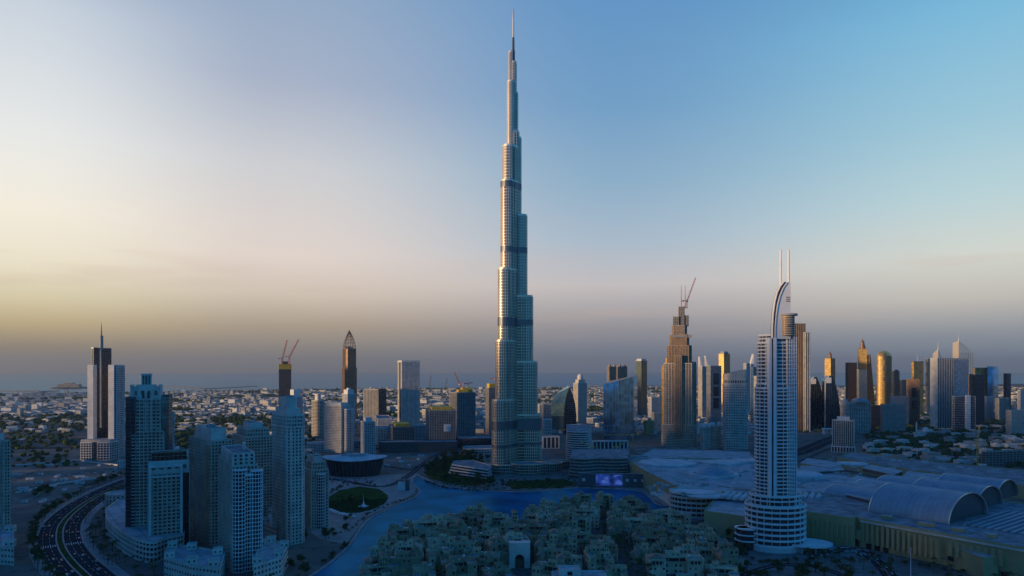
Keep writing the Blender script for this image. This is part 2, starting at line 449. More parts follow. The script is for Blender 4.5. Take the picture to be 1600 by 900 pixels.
# punched windows as panes of their own on the walls of the nearer blocks
def window_mesh(wm='window_glass', fm='sand_wall_dark', arch=False):
    b = MB()
    if arch:
        pts = [(-.5, -.5), (.5, -.5), (.5, .2)] + [(.5 * math.cos(R_(a)), .2 + .3 * math.sin(R_(a))) for a in (36, 72, 108, 144)] + [(-.5, .2)]
        n = len(pts)
        b.add([(x, -.06, z) for x, z in pts] + [(x, .3, z) for x, z in pts], [list(range(n))] + [[i, n + i, n + (i + 1) % n, (i + 1) % n] for i in range(n)], wm)
    else:
        b.add([(-.5, -.06, -.5), (.5, -.06, -.5), (.5, -.06, .5), (-.5, -.06, .5), (-.5, .3, -.5), (.5, .3, -.5), (.5, .3, .5), (-.5, .3, .5)],
              [[0, 1, 2, 3], [0, 4, 5, 1], [1, 5, 6, 2], [2, 6, 7, 3], [3, 7, 4, 0]], wm)
        b.add([(-.03, -.12, -.5), (.03, -.12, -.5), (.03, -.12, .5), (-.03, -.12, .5)], [[0, 1, 2, 3]], fm)
        b.add([(-.5, -.12, .1), (.5, -.12, .1), (.5, -.12, .16), (-.5, -.12, .16)], [[0, 1, 2, 3]], fm)
    me = bpy.data.meshes.new('window'); me.from_pydata(b.v, [], b.f)
    for m in b.mats: me.materials.append(MATS[m])
    me.polygons.foreach_set('material_index', b.m)
    return me
WIN = window_mesh(); WINARCH = window_mesh(arch=True); WIN2 = window_mesh('window_blind'); WINARCH2 = window_mesh('window_blind', arch=True)
def add_windows(root, slots, most=100, mesh=WIN):
    """slots: (x, y, z, angle, width, height); the nearest MOST become window parts, the rest one mass"""
    slots = sorted(slots, key=lambda s: s[0] ** 2 + s[1] ** 2 + (s[2] - CH) ** 2)
    off = ROOTLOC[root.name]
    alt = WIN2 if mesh is WIN else WINARCH2
    for s in slots[:most]:
        o = bpy.data.objects.new('window', alt if rnd() < .16 else mesh); COL.objects.link(o); o.parent = root
        o.location = (s[0] - off[0], s[1] - off[1], s[2] - off[2]); o.rotation_euler = (0, 0, s[3]); o.scale = (s[4], 1, s[5])
    if len(slots) > most:
        b = MB()
        vv = [tuple(v.co) for v in mesh.vertices]; ff = [list(p.vertices) for p in mesh.polygons]; mi = [mesh.materials[p.material_index].name for p in mesh.polygons]
        for s in slots[most:]:
            ca, sa = math.cos(s[3]), math.sin(s[3])
            vs = [(s[0] + x * s[4] * ca - y * sa, s[1] + x * s[4] * sa + y * ca, s[2] + z * s[5]) for x, y, z in vv]
            base = len(b.v); b.v.extend(vs)
            bl = rnd() < .16
            for f, m in zip(ff, mi): b.f.append([base + i for i in f]); b.m.append(b.mi('window_blind' if bl and m == 'window_glass' else m))
        b.build('window_mass', root, kind='stuff')
def punched(root, name, poly, z0, z1, wall='sand_wall', fh=3.4, bay=4.2, ww=2.2, wh=2.0, roof='roof_grey', par=1.4, skip=(), slots=None, frame=True, balcony=()):
    """solid residential block with deep-set windows on every wall that faces the camera; BALCONY: edges whose bays carry slabs"""
    b = MB(); b.prism(poly, z0, z1, wall, roof); b.parapet(poly, .45, z1, z1 + par, wall)
    co = b.build(name, root)
    cl = MB(); own = [] if slots is None else slots
    n = len(poly); nf = max(1, int((z1 - z0) / fh)); h = (z1 - z0) / nf
    for i in range(n):
        a, c_ = Vector(poly[i]), Vector(poly[(i + 1) % n]); L = (c_ - a).length
        if L < 3: continue
        u = (c_ - a) / L; nr = Vector((u.y, -u.x)); mid = (a + c_) / 2
        q = max(1, int(round(L / bay))); bw = L / q
        facing = nr.dot(-mid) > 0
        ang = math.atan2(u.y, u.x)
        if frame:
            for j in range(q + 1):
                p = a + u * (L * j / q)
                if j == 0: p = p + u * .45
                if j == q: p = p - u * .45
                cl.obox(p + nr * .22, tuple(u), max(.4, (bw - ww) * .32), .27, z0 + .1, z1 - .2, wall)
        cols = [j for j in range(q) if frame and facing and q > 3 and (j * 5 + i * 3) % 4 == 1]
        for k in range(nf):
            zc = z0 + (k + .55) * h
            for j in cols: cl.obox(a + u * (bw * (j + .5)) + nr * .62, tuple(u), bw * .44, .7, z0 + k * h + .03, z0 + k * h + 1.02, wall)
            if frame or i in balcony:
                cl.obox(mid + nr * (.17 if i not in balcony else .7), tuple(u), L / 2 - .15, .2 if i not in balcony else .75, z0 + k * h + .06, z0 + k * h + (.55 if i not in balcony else .95), wall)
            if facing and i not in skip:
                for j in range(q):
                    p = a + u * (bw * (j + .5)) + nr * .02
                    own.append((p.x, p.y, zc + .15, ang, min(ww, bw - .9), wh))
    if frame or balcony: cl.build('cladding', co)
    if slots is None: add_windows(root, own)
    return co

# ------------------------------------------------------------------ setting: ground, sea, water, roads
def sheet(name, pts, z, m, kind='structure', tri=True):
    b = MB(); b.add([(x, y, z) for x, y in pts], [list(range(len(pts)))], m)
    o = b.build(name); o['kind'] = kind
    return o
def smooth_line(pts, n=8):
    out = []
    for i in range(len(pts) - 1):
        p0, p1, p2, p3 = (Vector(pts[max(0, min(len(pts) - 1, i + k))]) for k in (-1, 0, 1, 2))
        for k in range(n):
            t = k / n
            out.append(.5 * ((2 * p1) + (-p0 + p2) * t + (2 * p0 - 5 * p1 + 4 * p2 - p3) * t * t + (-p0 + 3 * p1 - 3 * p2 + p3) * t ** 3))
    out.append(Vector(pts[-1])); return out
def normals(line):
    ns = []
    for i in range(len(line)):
        d = (line[min(i + 1, len(line) - 1)] - line[max(0, i - 1)]).normalized(); ns.append(Vector((-d.y, d.x)))
    return ns
def ribbon(mb, line, o0, o1, z, m, z1=None):
    ns = normals(line); vs = []
    for p, n in zip(line, ns): vs += [tuple(p + n * o0) + (z,), tuple(p + n * o1) + (z,)]
    mb.add(vs, [[2 * i, 2 * i + 1, 2 * i + 3, 2 * i + 2][::-1] for i in range(len(line) - 1)], m)
def kerbline(mb, line, o, z0, z1, m, wd=.35):
    ns = normals(line)
    for s_ in (0,):
        vs = []
        for p, n in zip(line, ns): vs += [tuple(p + n * (o - wd)) + (z0,), tuple(p + n * (o - wd)) + (z1,), tuple(p + n * (o + wd)) + (z1,), tuple(p + n * (o + wd)) + (z0,)]
        fs = []
        for i in range(len(line) - 1):
            for k in range(3): fs.append([4 * i + k, 4 * i + k + 1, 4 * i + 4 + k + 1, 4 * i + 4 + k])
        mb.add(vs, fs, m)

g = MB(); N = 40
xs = [-30000 + 60000 * i / N for i in range(N + 1)]; ys = [-3000 + 47000 * i / N for i in range(N + 1)]
g.add([(x, y, 0) for y in ys for x in xs], [[j * (N + 1) + i, j * (N + 1) + i + 1, (j + 1) * (N + 1) + i + 1, (j + 1) * (N + 1) + i] for j in range(N) for i in range(N)], 'city_ground')
g.build('ground')['kind'] = 'structure'
coast = [Vector(p) for p in ((-29000, 4300), (-9000, 4500), (-5200, 4800), (-4000, 5000), (-3000, 5500), (-2000, 6200), (-1000, 6500), (0, 6700), (1200, 7000), (3000, 7600), (6000, 8600), (12000, 10500), (29000, 13500))]
sheet('sea', [tuple(p) for p in smooth_line([tuple(p) for p in coast], 3)] + [(29000, 43900), (-29000, 43900)], .6, 'sea_water')

LAKE = [(440, 925), (478, 905), (508, 886), (530, 868), (548, 850), (562, 828), (576, 812), (602, 798), (628, 786), (650, 777), (655, 766), (644, 755), (650, 744), (664, 748), (690, 759),
        (740, 766), (800, 769), (860, 767), (900, 763), (960, 765), (1000, 768), (1016, 778), (1032, 790), (1092, 792), (1118, 800), (1100, 812), (1048, 815), (1008, 808), (985, 796), (958, 789),
        (900, 787), (856, 789), (838, 800), (828, 816), (812, 822), (792, 820), (758, 814), (700, 814), (652, 820), (628, 830), (606, 848), (592, 872), (578, 896), (566, 925)]
lk = [tuple(p) for p in smooth_line([Q(*p) for p in LAKE + [LAKE[0]]], 3)][:-1]
sheet('lake', lk, .25, 'lake_water')
pr = MB(); kerbline(pr, [Vector(p) for p in lk + [lk[0]]], 0, .05, .9, 'paving', 1.6); pr.build('quay')['kind'] = 'structure'

lagoon2 = [(1075, 832), (1100, 826), (1130, 834), (1122, 846), (1092, 846)]
sheet('pool', [Q(*p) for p in lagoon2], .3, 'pool_water')

# paved plazas and building plots
for nm, pts, z, m in (
    ('opera_plaza', [(480, 760), (520, 742), (600, 742), (655, 740), (648, 770), (620, 786), (572, 808), (556, 830), (540, 850), (500, 842), (470, 820)], .008, 'paving'),
    ('tower_plaza', [(655, 735), (700, 706), (780, 700), (900, 715), (960, 740), (960, 764), (860, 766), (740, 765), (690, 758)], .008, 'paving_dark'),
    ('mall_promenade', [(960, 742), (1010, 738), (1060, 770), (1110, 790), (1250, 830), (1250, 850), (1120, 812), (1040, 790), (1010, 775), (960, 764)], .012, 'paving'),
    ('old_town_ground', [(566, 925), (592, 872), (628, 832), (700, 815), (812, 823), (838, 801), (900, 788), (985, 797), (1050, 817), (1120, 815), (1170, 860), (1170, 925)], .016, 'lane_paving'),
    ('forecourt', [(1140, 870), (1260, 852), (1390, 850), (1420, 925), (1140, 925)], .02, 'paving_dark'),
    ('sand_lot', [(18, 726), (120, 716), (190, 722), (186, 742), (120, 752), (20, 770)], .012, 'lot_sand'),
    ('sand_lot', [(20, 772), (120, 756), (150, 760), (100, 788), (20, 792)], .012, 'lot_sand'),
    ('sand_lot', [(598, 716), (668, 708), (668, 722), (640, 734), (600, 728)], .012, 'lot_sand'),
    ('sand_lot', [(0, 700), (190, 698), (190, 712), (0, 722)], .010, 'lot_sand'),
    ('sand_lot', [(980, 694), (1120, 696), (1130, 712), (1000, 712)], .010, 'lot_sand'),
    ('sand_lot', [(1370, 716), (1460, 712), (1535, 728), (1450, 742)], .010, 'lot_sand'),
):
    o = sheet(nm, [Q(*p) for p in pts], z, m)
la = MB(); la.add([(x, y, .03) for x, y in [Q(*p) for p in ((512, 778), (530, 766), (562, 760), (592, 764), (606, 774), (600, 788), (580, 796), (560, 801), (530, 800), (514, 792))]], [list(range(10))], 'lawn')
la.build('park_lawn')['kind'] = 'structure'
isl = MB(); isl.add([(x, y, .035) for x, y in [Q(*p) for p in ((662, 738), (676, 722), (700, 712), (720, 710), (762, 722), (775, 752), (740, 760), (700, 755), (672, 748))]], [list(range(9))], 'lawn')
isl.add([(x, y, .035) for x, y in [Q(*p) for p in ((790, 752), (880, 748), (900, 755), (880, 762), (800, 764))]], [list(range(5))], 'lawn')
isl.build('garden_terraces')['kind'] = 'structure'

BOUL = smooth_line([Q(*p) for p in ((330, 722), (262, 736), (215, 748), (190, 757), (150, 776), (118, 797), (98, 818), (93, 838), (98, 858), (114, 880), (140, 905), (175, 940))], 8)
bo = MB()
ribbon(bo, BOUL, -20, 20, .05, 'asphalt')
rd = bo.build('boulevard_road'); rd['kind'] = 'structure'
bm_ = MB()
for o_ in (-9, -15): 
    for i in range(0, len(BOUL) - 1, 2):
        ribbon(bm_, BOUL[i:i + 2], o_ - .15, o_ + .15, .056, 'road_paint'); ribbon(bm_, BOUL[i:i + 2], -o_ - .15, -o_ + .15, .056, 'road_paint')
for o_ in (-19.3, 19.3, -3.6, 3.6): ribbon(bm_, BOUL, o_ - .12, o_ + .12, .056, 'road_paint')
bm_.build('road_markings')['kind'] = 'structure'
md = MB(); ribbon(md, BOUL, -2.6, 2.6, .17, 'lawn'); kerbline(md, BOUL, -2.8, .05, .19, 'kerb'); kerbline(md, BOUL, 2.8, .05, .19, 'kerb')
kerbline(md, BOUL, -20.2, .05, .19, 'kerb'); kerbline(md, BOUL, 20.2, .05, .19, 'kerb')
md.build('road_median')['kind'] = 'structure'
pv = MB(); ribbon(pv, BOUL, -28, -20.5, .15, 'paving'); ribbon(pv, BOUL, 20.5, 28, .15, 'paving'); pv.build('pavement')['kind'] = 'structure'
cw_ = MB()
i0 = min(range(len(BOUL)), key=lambda i: abs(BOUL[i].y - DG(851)))
for k in range(-19, 20, 2): 
    if abs(k) > 3: ribbon(cw_, BOUL[i0:i0 + 2], k - .4, k + .4, .06, 'road_paint')
cw_.build('zebra_crossing')['kind'] = 'structure'
def road(name, pts, wd, z=.03, lanes=True, m='asphalt'):
    ln = smooth_line([Q(*p) for p in pts], 6); b = MB(); ribbon(b, ln, -wd / 2, wd / 2, z, m); b.build(name)['kind'] = 'structure'
    if lanes:
        b = MB()
        for o_ in (-wd / 2 + .8, 0, wd / 2 - .8): ribbon(b, ln, o_ - .2, o_ + .2, z + .006, 'road_paint')
        b.build('road_markings')['kind'] = 'structure'
    return ln
HIGH = road('highway', [(1180, 722), (1250, 706), (1300, 686), (1345, 672), (1400, 664), (1700, 652)], 46, .034)
road('highway', [(-60, 700), (100, 700), (200, 696), (330, 690), (480, 694), (600, 702), (700, 705)], 34, .042)
road('access_road', [(1250, 722), (1300, 700), (1350, 690), (1420, 684)], 14, .05)
MALLRD = road('mall_road', [(1260, 868), (1310, 860), (1345, 862), (1375, 882), (1400, 912), (1420, 940)], 16, .038)
road('mall_road', [(1120, 918), (1200, 886), (1270, 884), (1330, 905)], 12, .046)
road('plot_road', [(15, 770), (60, 760), (120, 752), (190, 740)], 9, .03)
road('plot_road', [(15, 796), (80, 784), (150, 760), (190, 750)], 9, .036)
road('plot_road', [(20, 752), (60, 735), (90, 728)], 8, .044)
road('lake_road', [(470, 740), (540, 752), (600, 760), (640, 742), (672, 716), (700, 704)], 14, .046)
road('villa_street', [(1560, 735), (1500, 716), (1497, 690), (1505, 672)], 16, .03, False)
road('villa_street', [(1350, 700), (1430, 694), (1600, 690)], 12, .036, False)

# islands and breakwater out at sea
b = MB()
def mound(b, cx, cy, rx, ry, h, m):
    vs = []; n = 26
    for k, (q, z) in enumerate(((1, 0), (.8, .6), (.4, 1))):
        for i in range(n):
            a = 2 * math.pi * i / n; r = q * (.85 + .3 * rnd())
            vs.append((cx + rx * r * math.cos(a), cy + ry * r * math.sin(a), .5 + h * z * (.7 + .6 * rnd())))
    fs = [[k * n + i, k * n + (i + 1) % n, (k + 1) * n + (i + 1) % n, (k + 1) * n + i] for k in range(2) for i in range(n)] + [list(range(2 * n, 3 * n))]
    b.add(vs, fs, m)
x, y = P(112, 6600); mound(b, x, y, 190, 160, 16, 'island'); b.build('island')['kind'] = 'structure'
hotel = thing('island_hotel', 'wide low hotel on the island off the coast, beyond the white sided tower', 'hotel', x, y, 0)
hp = rect(x + 20, y - 60, 95, 26, .1)
block(hotel, 'wing', hp, 10, 44, 'sand', fh=5, bay=8); block(hotel, 'centre', rect(x + 10, y - 50, 40, 24, .1), 44, 56, 'sand', fh=5, bay=8)
def breakwater(pts):
    b = MB(); ln = smooth_line([P(px, D) for px, D in pts], 6)
    kerbline(b, ln, 0, .4, 6, 'island', 16); b.build('breakwater')['kind'] = 'structure'
breakwater([(190, 7600), (280, 7000), (310, 6500), (340, 6600), (400, 7400)])
breakwater([(0, 5700), (60, 5650), (92, 5750)])
breakwater([(900, 7900), (960, 7700), (1040, 7700)])

# ------------------------------------------------------------------ the tall stepped tower
def mega_tower():
    D = 1221.0; ax, ay = P(802, D); m = D / F
    T = thing('skyscraper', 'very tall slender silver skyscraper stepping up to a needle spire', 'skyscraper', ax, ay, 0)
    z = lambda py: ZT(py, D)
    MECH = [(z(297), z(288)), (z(397), z(388)), (z(509), z(500)), (z(668), z(654)), (z(694), z(690))]
    SHADOW_LINES = {19: ((1, 1.1), (2, .9), (15, .9), (16, 1.1)), 17: ((1, .9), (14, .9))}
    def wing_poly(ang, L, r):
        d = Vector((math.cos(R_(ang)), math.sin(R_(ang)))); nrm = Vector((-d.y, d.x)); c0 = Vector((ax, ay))
        pts = [c0 - nrm * r, c0 + d * (L * .42) - nrm * r]
        # a notch in the flank makes the stepped lobes of the wing
        if L > 22:
            pts += [c0 + d * (L * .55) - nrm * (r * .9)]
        e = c0 + d * (L - r)
        for i in range(13):
            a = -90 + 180 * i / 12
            pts.append(e + d * (r * .92 * math.cos(R_(a))) + nrm * (r * .92 * math.sin(R_(a))))
        if L > 22: pts += [c0 + d * (L * .55) + nrm * (r * .9)]
        pts += [c0 + d * (L * .42) + nrm * r, c0 + nrm * r]
        return [tuple(p) for p in pts]
    def tier(parent, poly, z0, z1, name):
        core = MB(); core.prism(poly, z0, z1, 'burj_glass', 'roof_pale')
        co = core.build(name, parent)
        cl = MB(); fh = 5.15; n = max(1, int(round((z1 - z0) / fh))); h = (z1 - z0) / n
        for k in range(n):
            a = z0 + k * h; dark = any(q0 - 1 < a + h / 2 < q1 + 1 for q0, q1 in MECH)
            if dark: cl.ring(poly, 1.2, a + .02, a + h - .05, 'steel_dark')
            else: cl.ring(poly, .42, a, a + 1.15, 'steel')
        q = len(poly)
        for i in range(1, q - 1):
            a, b_ = Vector(poly[i]), Vector(poly[i + 1]); L = (b_ - a).length; u = (b_ - a) / L; nr = Vector((u.y, -u.x)); s_ = max(1, int(round(L / 3.8)))
            for j in range(s_):
                p = a + u * (L * j / s_) + nr * .22
                cl.obox(p, tuple(u), .5, .8, z0, z1, 'steel')
        for i, wd in SHADOW_LINES.get(len(poly), ()):
            a = Vector(poly[i]); b_ = Vector(poly[i + 1]); u = (b_ - a).normalized(); nr = Vector((u.y, -u.x))
            cl.obox(a + nr * .2, tuple(u), wd, .75, z0, z1 - 1.7, 'concrete_dark')  # dark strips painted in as shadow lines of the wing grooves
        cl.ring(poly, .65, z1 - 1.6, z1 + .4, 'steel')
        cl.parapet(offset(poly, .6), .4, z1 + .38, z1 + 2.4, 'steel')
        cl.build('cladding', co)
    spec = {   # wing angle: (top row, length, lobe radius), lowest first
        236: [(624, 57, 13), (534, 47, 12.4), (424, 39.5, 12), (288, 31, 12), (233, 26, 11), (131, 14.5, 6.2)],
        356: [(648, 51, 13), (566, 43.6, 12.4), (464, 35.6, 11.4), (338, 25.2, 9.5), (217, 14.4, 6.5)],
        116: [(600, 50, 13), (492, 42, 12), (372, 33, 11), (262, 24, 10), (185, 14, 6)],
    }
    for ang, tiers in spec.items():
        wroot = bpy.data.objects.new('wing', None); COL.objects.link(wroot); wroot.parent = T; ROOTLOC[wroot.name] = (ax, ay, 0)
        z0 = 0
        for py, L, r in tiers:
            tier2(wroot, wing_poly(ang, L, r), z0, z(py), tier)
            z0 = z(py)
    for nm, r, y0, y1 in (('core', 10.8, 740, 208), ('core', 8.4, 208, 147), ('core', 5.6, 147, 99)):
        tier(T, ngon(ax, ay, r, n=18), max(0, z(y0)), z(y1), nm)
    tier(T, ngon(ax - 4.2, ay - 2, 3.4, n=12), z(131), z(83), 'upper_shaft')
    b = MB(); b.lathe(ax, ay, [(3.2, z(101)), (3.0, z(80)), (2.3, z(78)), (2.1, z(60)), (1.5, z(58))], 'steel_dark', 12); b.build('spire', T, True)
    b = MB(); b.lathe(ax, ay, [(1.7, z(58.5)), (1.55, z(30)), (1.0, z(15)), (.2, z(13))], 'steel', 10); b.build('mast', T, True)
    # low pavilions round the foot
    for px, py, rx, h in ((790, 742, 26, 17), (826, 743, 30, 19), (858, 738, 24, 15), (768, 738, 20, 13), (878, 732, 20, 12)):
        cx, cy = Q(px, py); poly = ngon(cx, cy + 12, rx, rx * .7, 24)
        block(T, 'pavilion', poly, 0, h, 'teal', fh=5, wall='steel', bh=.7, bo=.6)
def tier2(root, poly, z0, z1, tier):
    tier(root, poly, z0, z1, 'tier')
mega_tower()

# ------------------------------------------------------------------ white hotel tower with the curved sail
def hotel_tower():
    D = 684.0; k = D / F; cx, cy0 = P(1217.5, D); cy = cy0 + 10
    z = lambda py: ZT(py, D)
    T = thing('hotel_tower', 'white balconied hotel tower with curved sail top and twin white spires', 'hotel tower', cx, cy, 0)
    X = lambda px: P(px, D)[0]
    def ell(rx, ry, n=40, dx=0.): return ngon(cx + dx, cy, rx, ry, n, .12)
    def floors(name, poly, z0, z1, fh=3.75, bh=1.25, bo=1.25, wall='white_paint', glass='facade_glass'):
        c_ = MB(); c_.prism(poly, z0, z1, glass, 'roof_pale'); co = c_.build(name, T)
        b = MB(); n = max(1, int(round((z1 - z0) / fh))); h = (z1 - z0) / n
        for i in range(n): b.ring(poly, bo, z0 + i * h, z0 + i * h + bh, wall)
        b.ring(poly, bo + .2, z1 - .7, z1 + .3, wall); b.parapet(offset(poly, bo + .15), .4, z1 + .28, z1 + 1.4, wall)
        q = len(poly)
        for i in range(0, q, 2):
            p = Vector(poly[i]); d = (p - Vector((cx, cy))).normalized()
            b.obox(p + d * .55, (d.y, -d.x), .16, .6, z0, z1, wall)
        b.build('balcony_cladding', co); return co
    floors('podium', ell(29, 24, 48), 5, 44, 5.6, 2.0, 1.3)
    solid(T, 'podium_base', ell(30.2, 25.2, 48), 0, 5.4, 'white_wall')
    floors('terrace_floor', ell(25, 20, 44), 44, 54, 5, 1.5, 1.0)
    floors('lower_shaft', ell(19.6, 15.5), 54, z(607))
    floors('terrace_floor', ell(18.4, 14.4), z(607), z(600), 4.4, 1.2, .3)
    floors('middle_shaft', ell(17.6, 13.8), z(600), z(536))
    floors('upper_shaft', ell(16, 12.6), z(536), z(524), 3.8)
    # the twin blades that run up the front and turn into the sail
    fy = cy - 15.4
    for x0, x1 in ((1197.5, 1201.2), (1204.2, 1208.6)):
        b = MB(); b.box(X(x0), X(x1), fy - 2.6, fy + 12, 36, z(528), 'white_paint'); b.build('blade', T)
    b = MB(); b.box(X(1201.1), X(1204.3), fy - .8, fy + 11.5, 36.2, z(528) - .5, 'dark_glass'); b.build('blade_slot', T)
    # white grid of piers on the right of the front
    b = MB()
    for px in (1227, 1230.5, 1234, 1237.5, 1241):
        b.box(X(px) - .42, X(px) + .42, fy - .25, fy + 7, 45, z(526), 'white_paint')
    n = int((z(526) - 46) / 3.75)
    for i in range(n): b.box(X(1227) + .3, X(1241) - .3, fy + .1, fy + 6.5, 46 + i * 3.75, 46.9 + i * 3.75, 'white_paint')
    b.build('window_grid', T)
    # the sail: an extruded curved blade, with a rim shell standing off its back edge and a dark slot between
    def extr(name, pts, y0, y1, m):
        b = MB(); n = len(pts); vs = [(X(px), y0, z(py)) for px, py in pts] + [(X(px), y1, z(py)) for px, py in pts]
        b.add(vs, [list(range(n)), list(range(n, 2 * n))[::-1]] + [[i, n + i, n + (i + 1) % n, (i + 1) % n] for i in range(n)], m)
        return b.build(name, T)
    inner = [(1207, 530), (1207.3, 512), (1208.6, 495), (1211, 478), (1214.6, 464), (1219.5, 452), (1226, 442.5)]
    outer = [(1202.6, 530), (1202.8, 508), (1204, 490), (1206.4, 472), (1210, 458), (1215, 448), (1221, 441)]
    extr('sail', inner + [(1230.8, 441.5), (1230.8, 530)], fy - 1.6, fy + 5, 'white_paint')
    mid = [((a[0] * .14 + b_[0] * .86), (a[1] * .14 + b_[1] * .86)) for a, b_ in zip(inner, outer)]
    extr('sail_rim', outer + mid[::-1], fy - 2.4, fy + 1.6, 'white_paint')
    edge = [((a[0] * .8 + b_[0] * .2), (a[1] * .8 + b_[1] * .2)) for a, b_ in zip(inner, outer)]
    extr('sail_lip', edge + [(p[0] + .05, p[1]) for p in inner][::-1], fy - 2.5, fy + 5.6, 'white_paint')
    extr('sail_slot', mid + edge[::-1], fy - .6, fy + 4, 'dark_grey')
    for py in (465.5, 468.6, 471.6):
        b = MB(); b.box(X(1224), X(1230.6), fy - 1.9, fy - 1.4, z(py + .9), z(py - .5), 'dark_grey'); b.build('slit', T)
    for px in (1217.6, 1230):
        b = MB(); b.lathe(X(px), fy + 2, [(1.05, z(452)), (1.0, z(420)), (.85, z(392)), (.1, z(389.5))], 'white_paint', 10); b.build('spire', T, True)
    # bronze glass drum under a flat disc
    dx, dy = X(1227.5), fy + 1.5
    c_ = MB(); c_.prism(ngon(dx, dy, 6.9, 6.9, 28), z(525), z(493.5), 'bronze_glass', 'roof_grey'); co = c_.build('drum', T)
    b = MB()
    for i in range(9): b.ring(ngon(dx, dy, 6.9, 6.9, 28), .18, z(524) + i * 2.2, z(524) + i * 2.2 + .8, 'sand_wall')
    b.build('drum_band', co)
    b = MB(); b.prism(ngon(dx + .6, dy, 9.2, 9.2, 32), z(494), z(491), 'grey_wall', None, True); b.build('disc', T)
    b = MB(); b.box(X(1224), X(1229.5), dy - 7.3, dy - 6.7, z(512.5), z(509.5), 'dark_grey'); b.build('drum_opening', T)
    # wide canopy at the foot
    ccx, ccy = X(1258), cy - 14
    b = MB(); b.prism(ngon(ccx, ccy, 24, 17, 36, -.2), 6.6, 8.0, 'white_paint', None, True); b.parapet(ngon(ccx, ccy, 24, 17, 36, -.2), .5, 8, 8.8, 'white_paint'); b.build('canopy', T)
    for a in range(0, 360, 40):
        x, y = ccx + 19 * math.cos(R_(a)), ccy + 13 * math.sin(R_(a))
        b = MB(); b.tube((x, y, 0), (x, y, 6.6), .5, .5, 'white_wall', 8); b.build('column', T)
    for dx_, dy_, r, h in ((-30, -6, 11, 26), (-33, -2, 9, 19)):
        b = MB()
        for i in range(3): b.prism(ngon(cx + dx_, cy + dy_, r, r * .8, 24), 8 + i * 6, 9.2 + i * 6, 'white_paint', None, True)
        b.prism(ngon(cx + dx_, cy + dy_, r * .85, r * .68, 24), 0, 21, 'facade_glass', 'roof_pale'); b.build('side_terrace', T)
hotel_tower()

# ------------------------------------------------------------------ tower cranes
def crane(label, x, y, z0, h, jib, elev, head, m='crane_yellow', s=1.0):
    T = thing('tower_crane', label, 'crane', x, y, z0, 'tower cranes over the building sites')
    def lattice(b, p0, p1, hw, seg):
        p0, p1 = Vector(p0), Vector(p1); d = (p1 - p0).normalized(); a = d.orthogonal().normalized(); c_ = d.cross(a)
        cs_ = [a * i * hw + c_ * j * hw for i, j in ((-1, -1), (1, -1), (1, 1), (-1, 1))]
        for q in cs_: b.tube(p0 + q, p1 + q, .22 * s, .22 * s, m, 4)
        for k in range(seg):
            t0, t1 = k / seg, (k + 1) / seg
            for i in range(4): b.tube(p0.lerp(p1, t0) + cs_[i], p0.lerp(p1, t1) + cs_[(i + 1) % 4], .13 * s, .13 * s, m, 3)
    b = MB(); lattice(b, (x, y, z0), (x, y, z0 + h), 1.1 * s, max(4, int(h / 6))); b.build('mast', T)
    hd = Vector((math.cos(R_(head)), math.sin(R_(head)), 0)); up = Vector((0, 0, 1))
    top = Vector((x, y, z0 + h)); e = R_(elev); jd = hd * math.cos(e) + up * math.sin(e)
    b = MB(); lattice(b, top + hd * 1.5, top + jd * jib, .8 * s, max(4, int(jib / 7))); b.build('jib', T)
    b = MB(); b.obox((top - hd * 6).xy, (hd.x, hd.y), 6, 1.0 * s, top.z - .5, top.z + .8, m); b.obox((top - hd * 11).xy, (hd.x, hd.y), 1.6 * s, 1.5 * s, top.z - 2.4, top.z - .4, 'concrete'); b.build('counter_jib', T)
    b = MB(); b.obox((top + hd * 2).xy, (hd.x, hd.y), 1.3 * s, 1.1 * s, top.z - 2.6, top.z - .1, 'white_wall'); b.build('cab', T)
    apex = top + up * 8 - hd * 2
    b = MB(); b.tube(top, apex, .35, .3, m, 5); b.tube(apex, top + jd * jib * .75, .12, .12, 'dark_grey', 3); b.tube(apex, top - hd * 11, .12, .12, 'dark_grey', 3); b.build('tie_frame', T)
    return T
def crane_px(label, px, D, ybase, ytop, jib, elev, head, m='crane_yellow', s=1.0):
    x, y = P(px, D); return crane(label, x, y, ZT(ybase, D), ZT(ytop, D) - ZT(ybase, D), jib, elev, head, m, s)

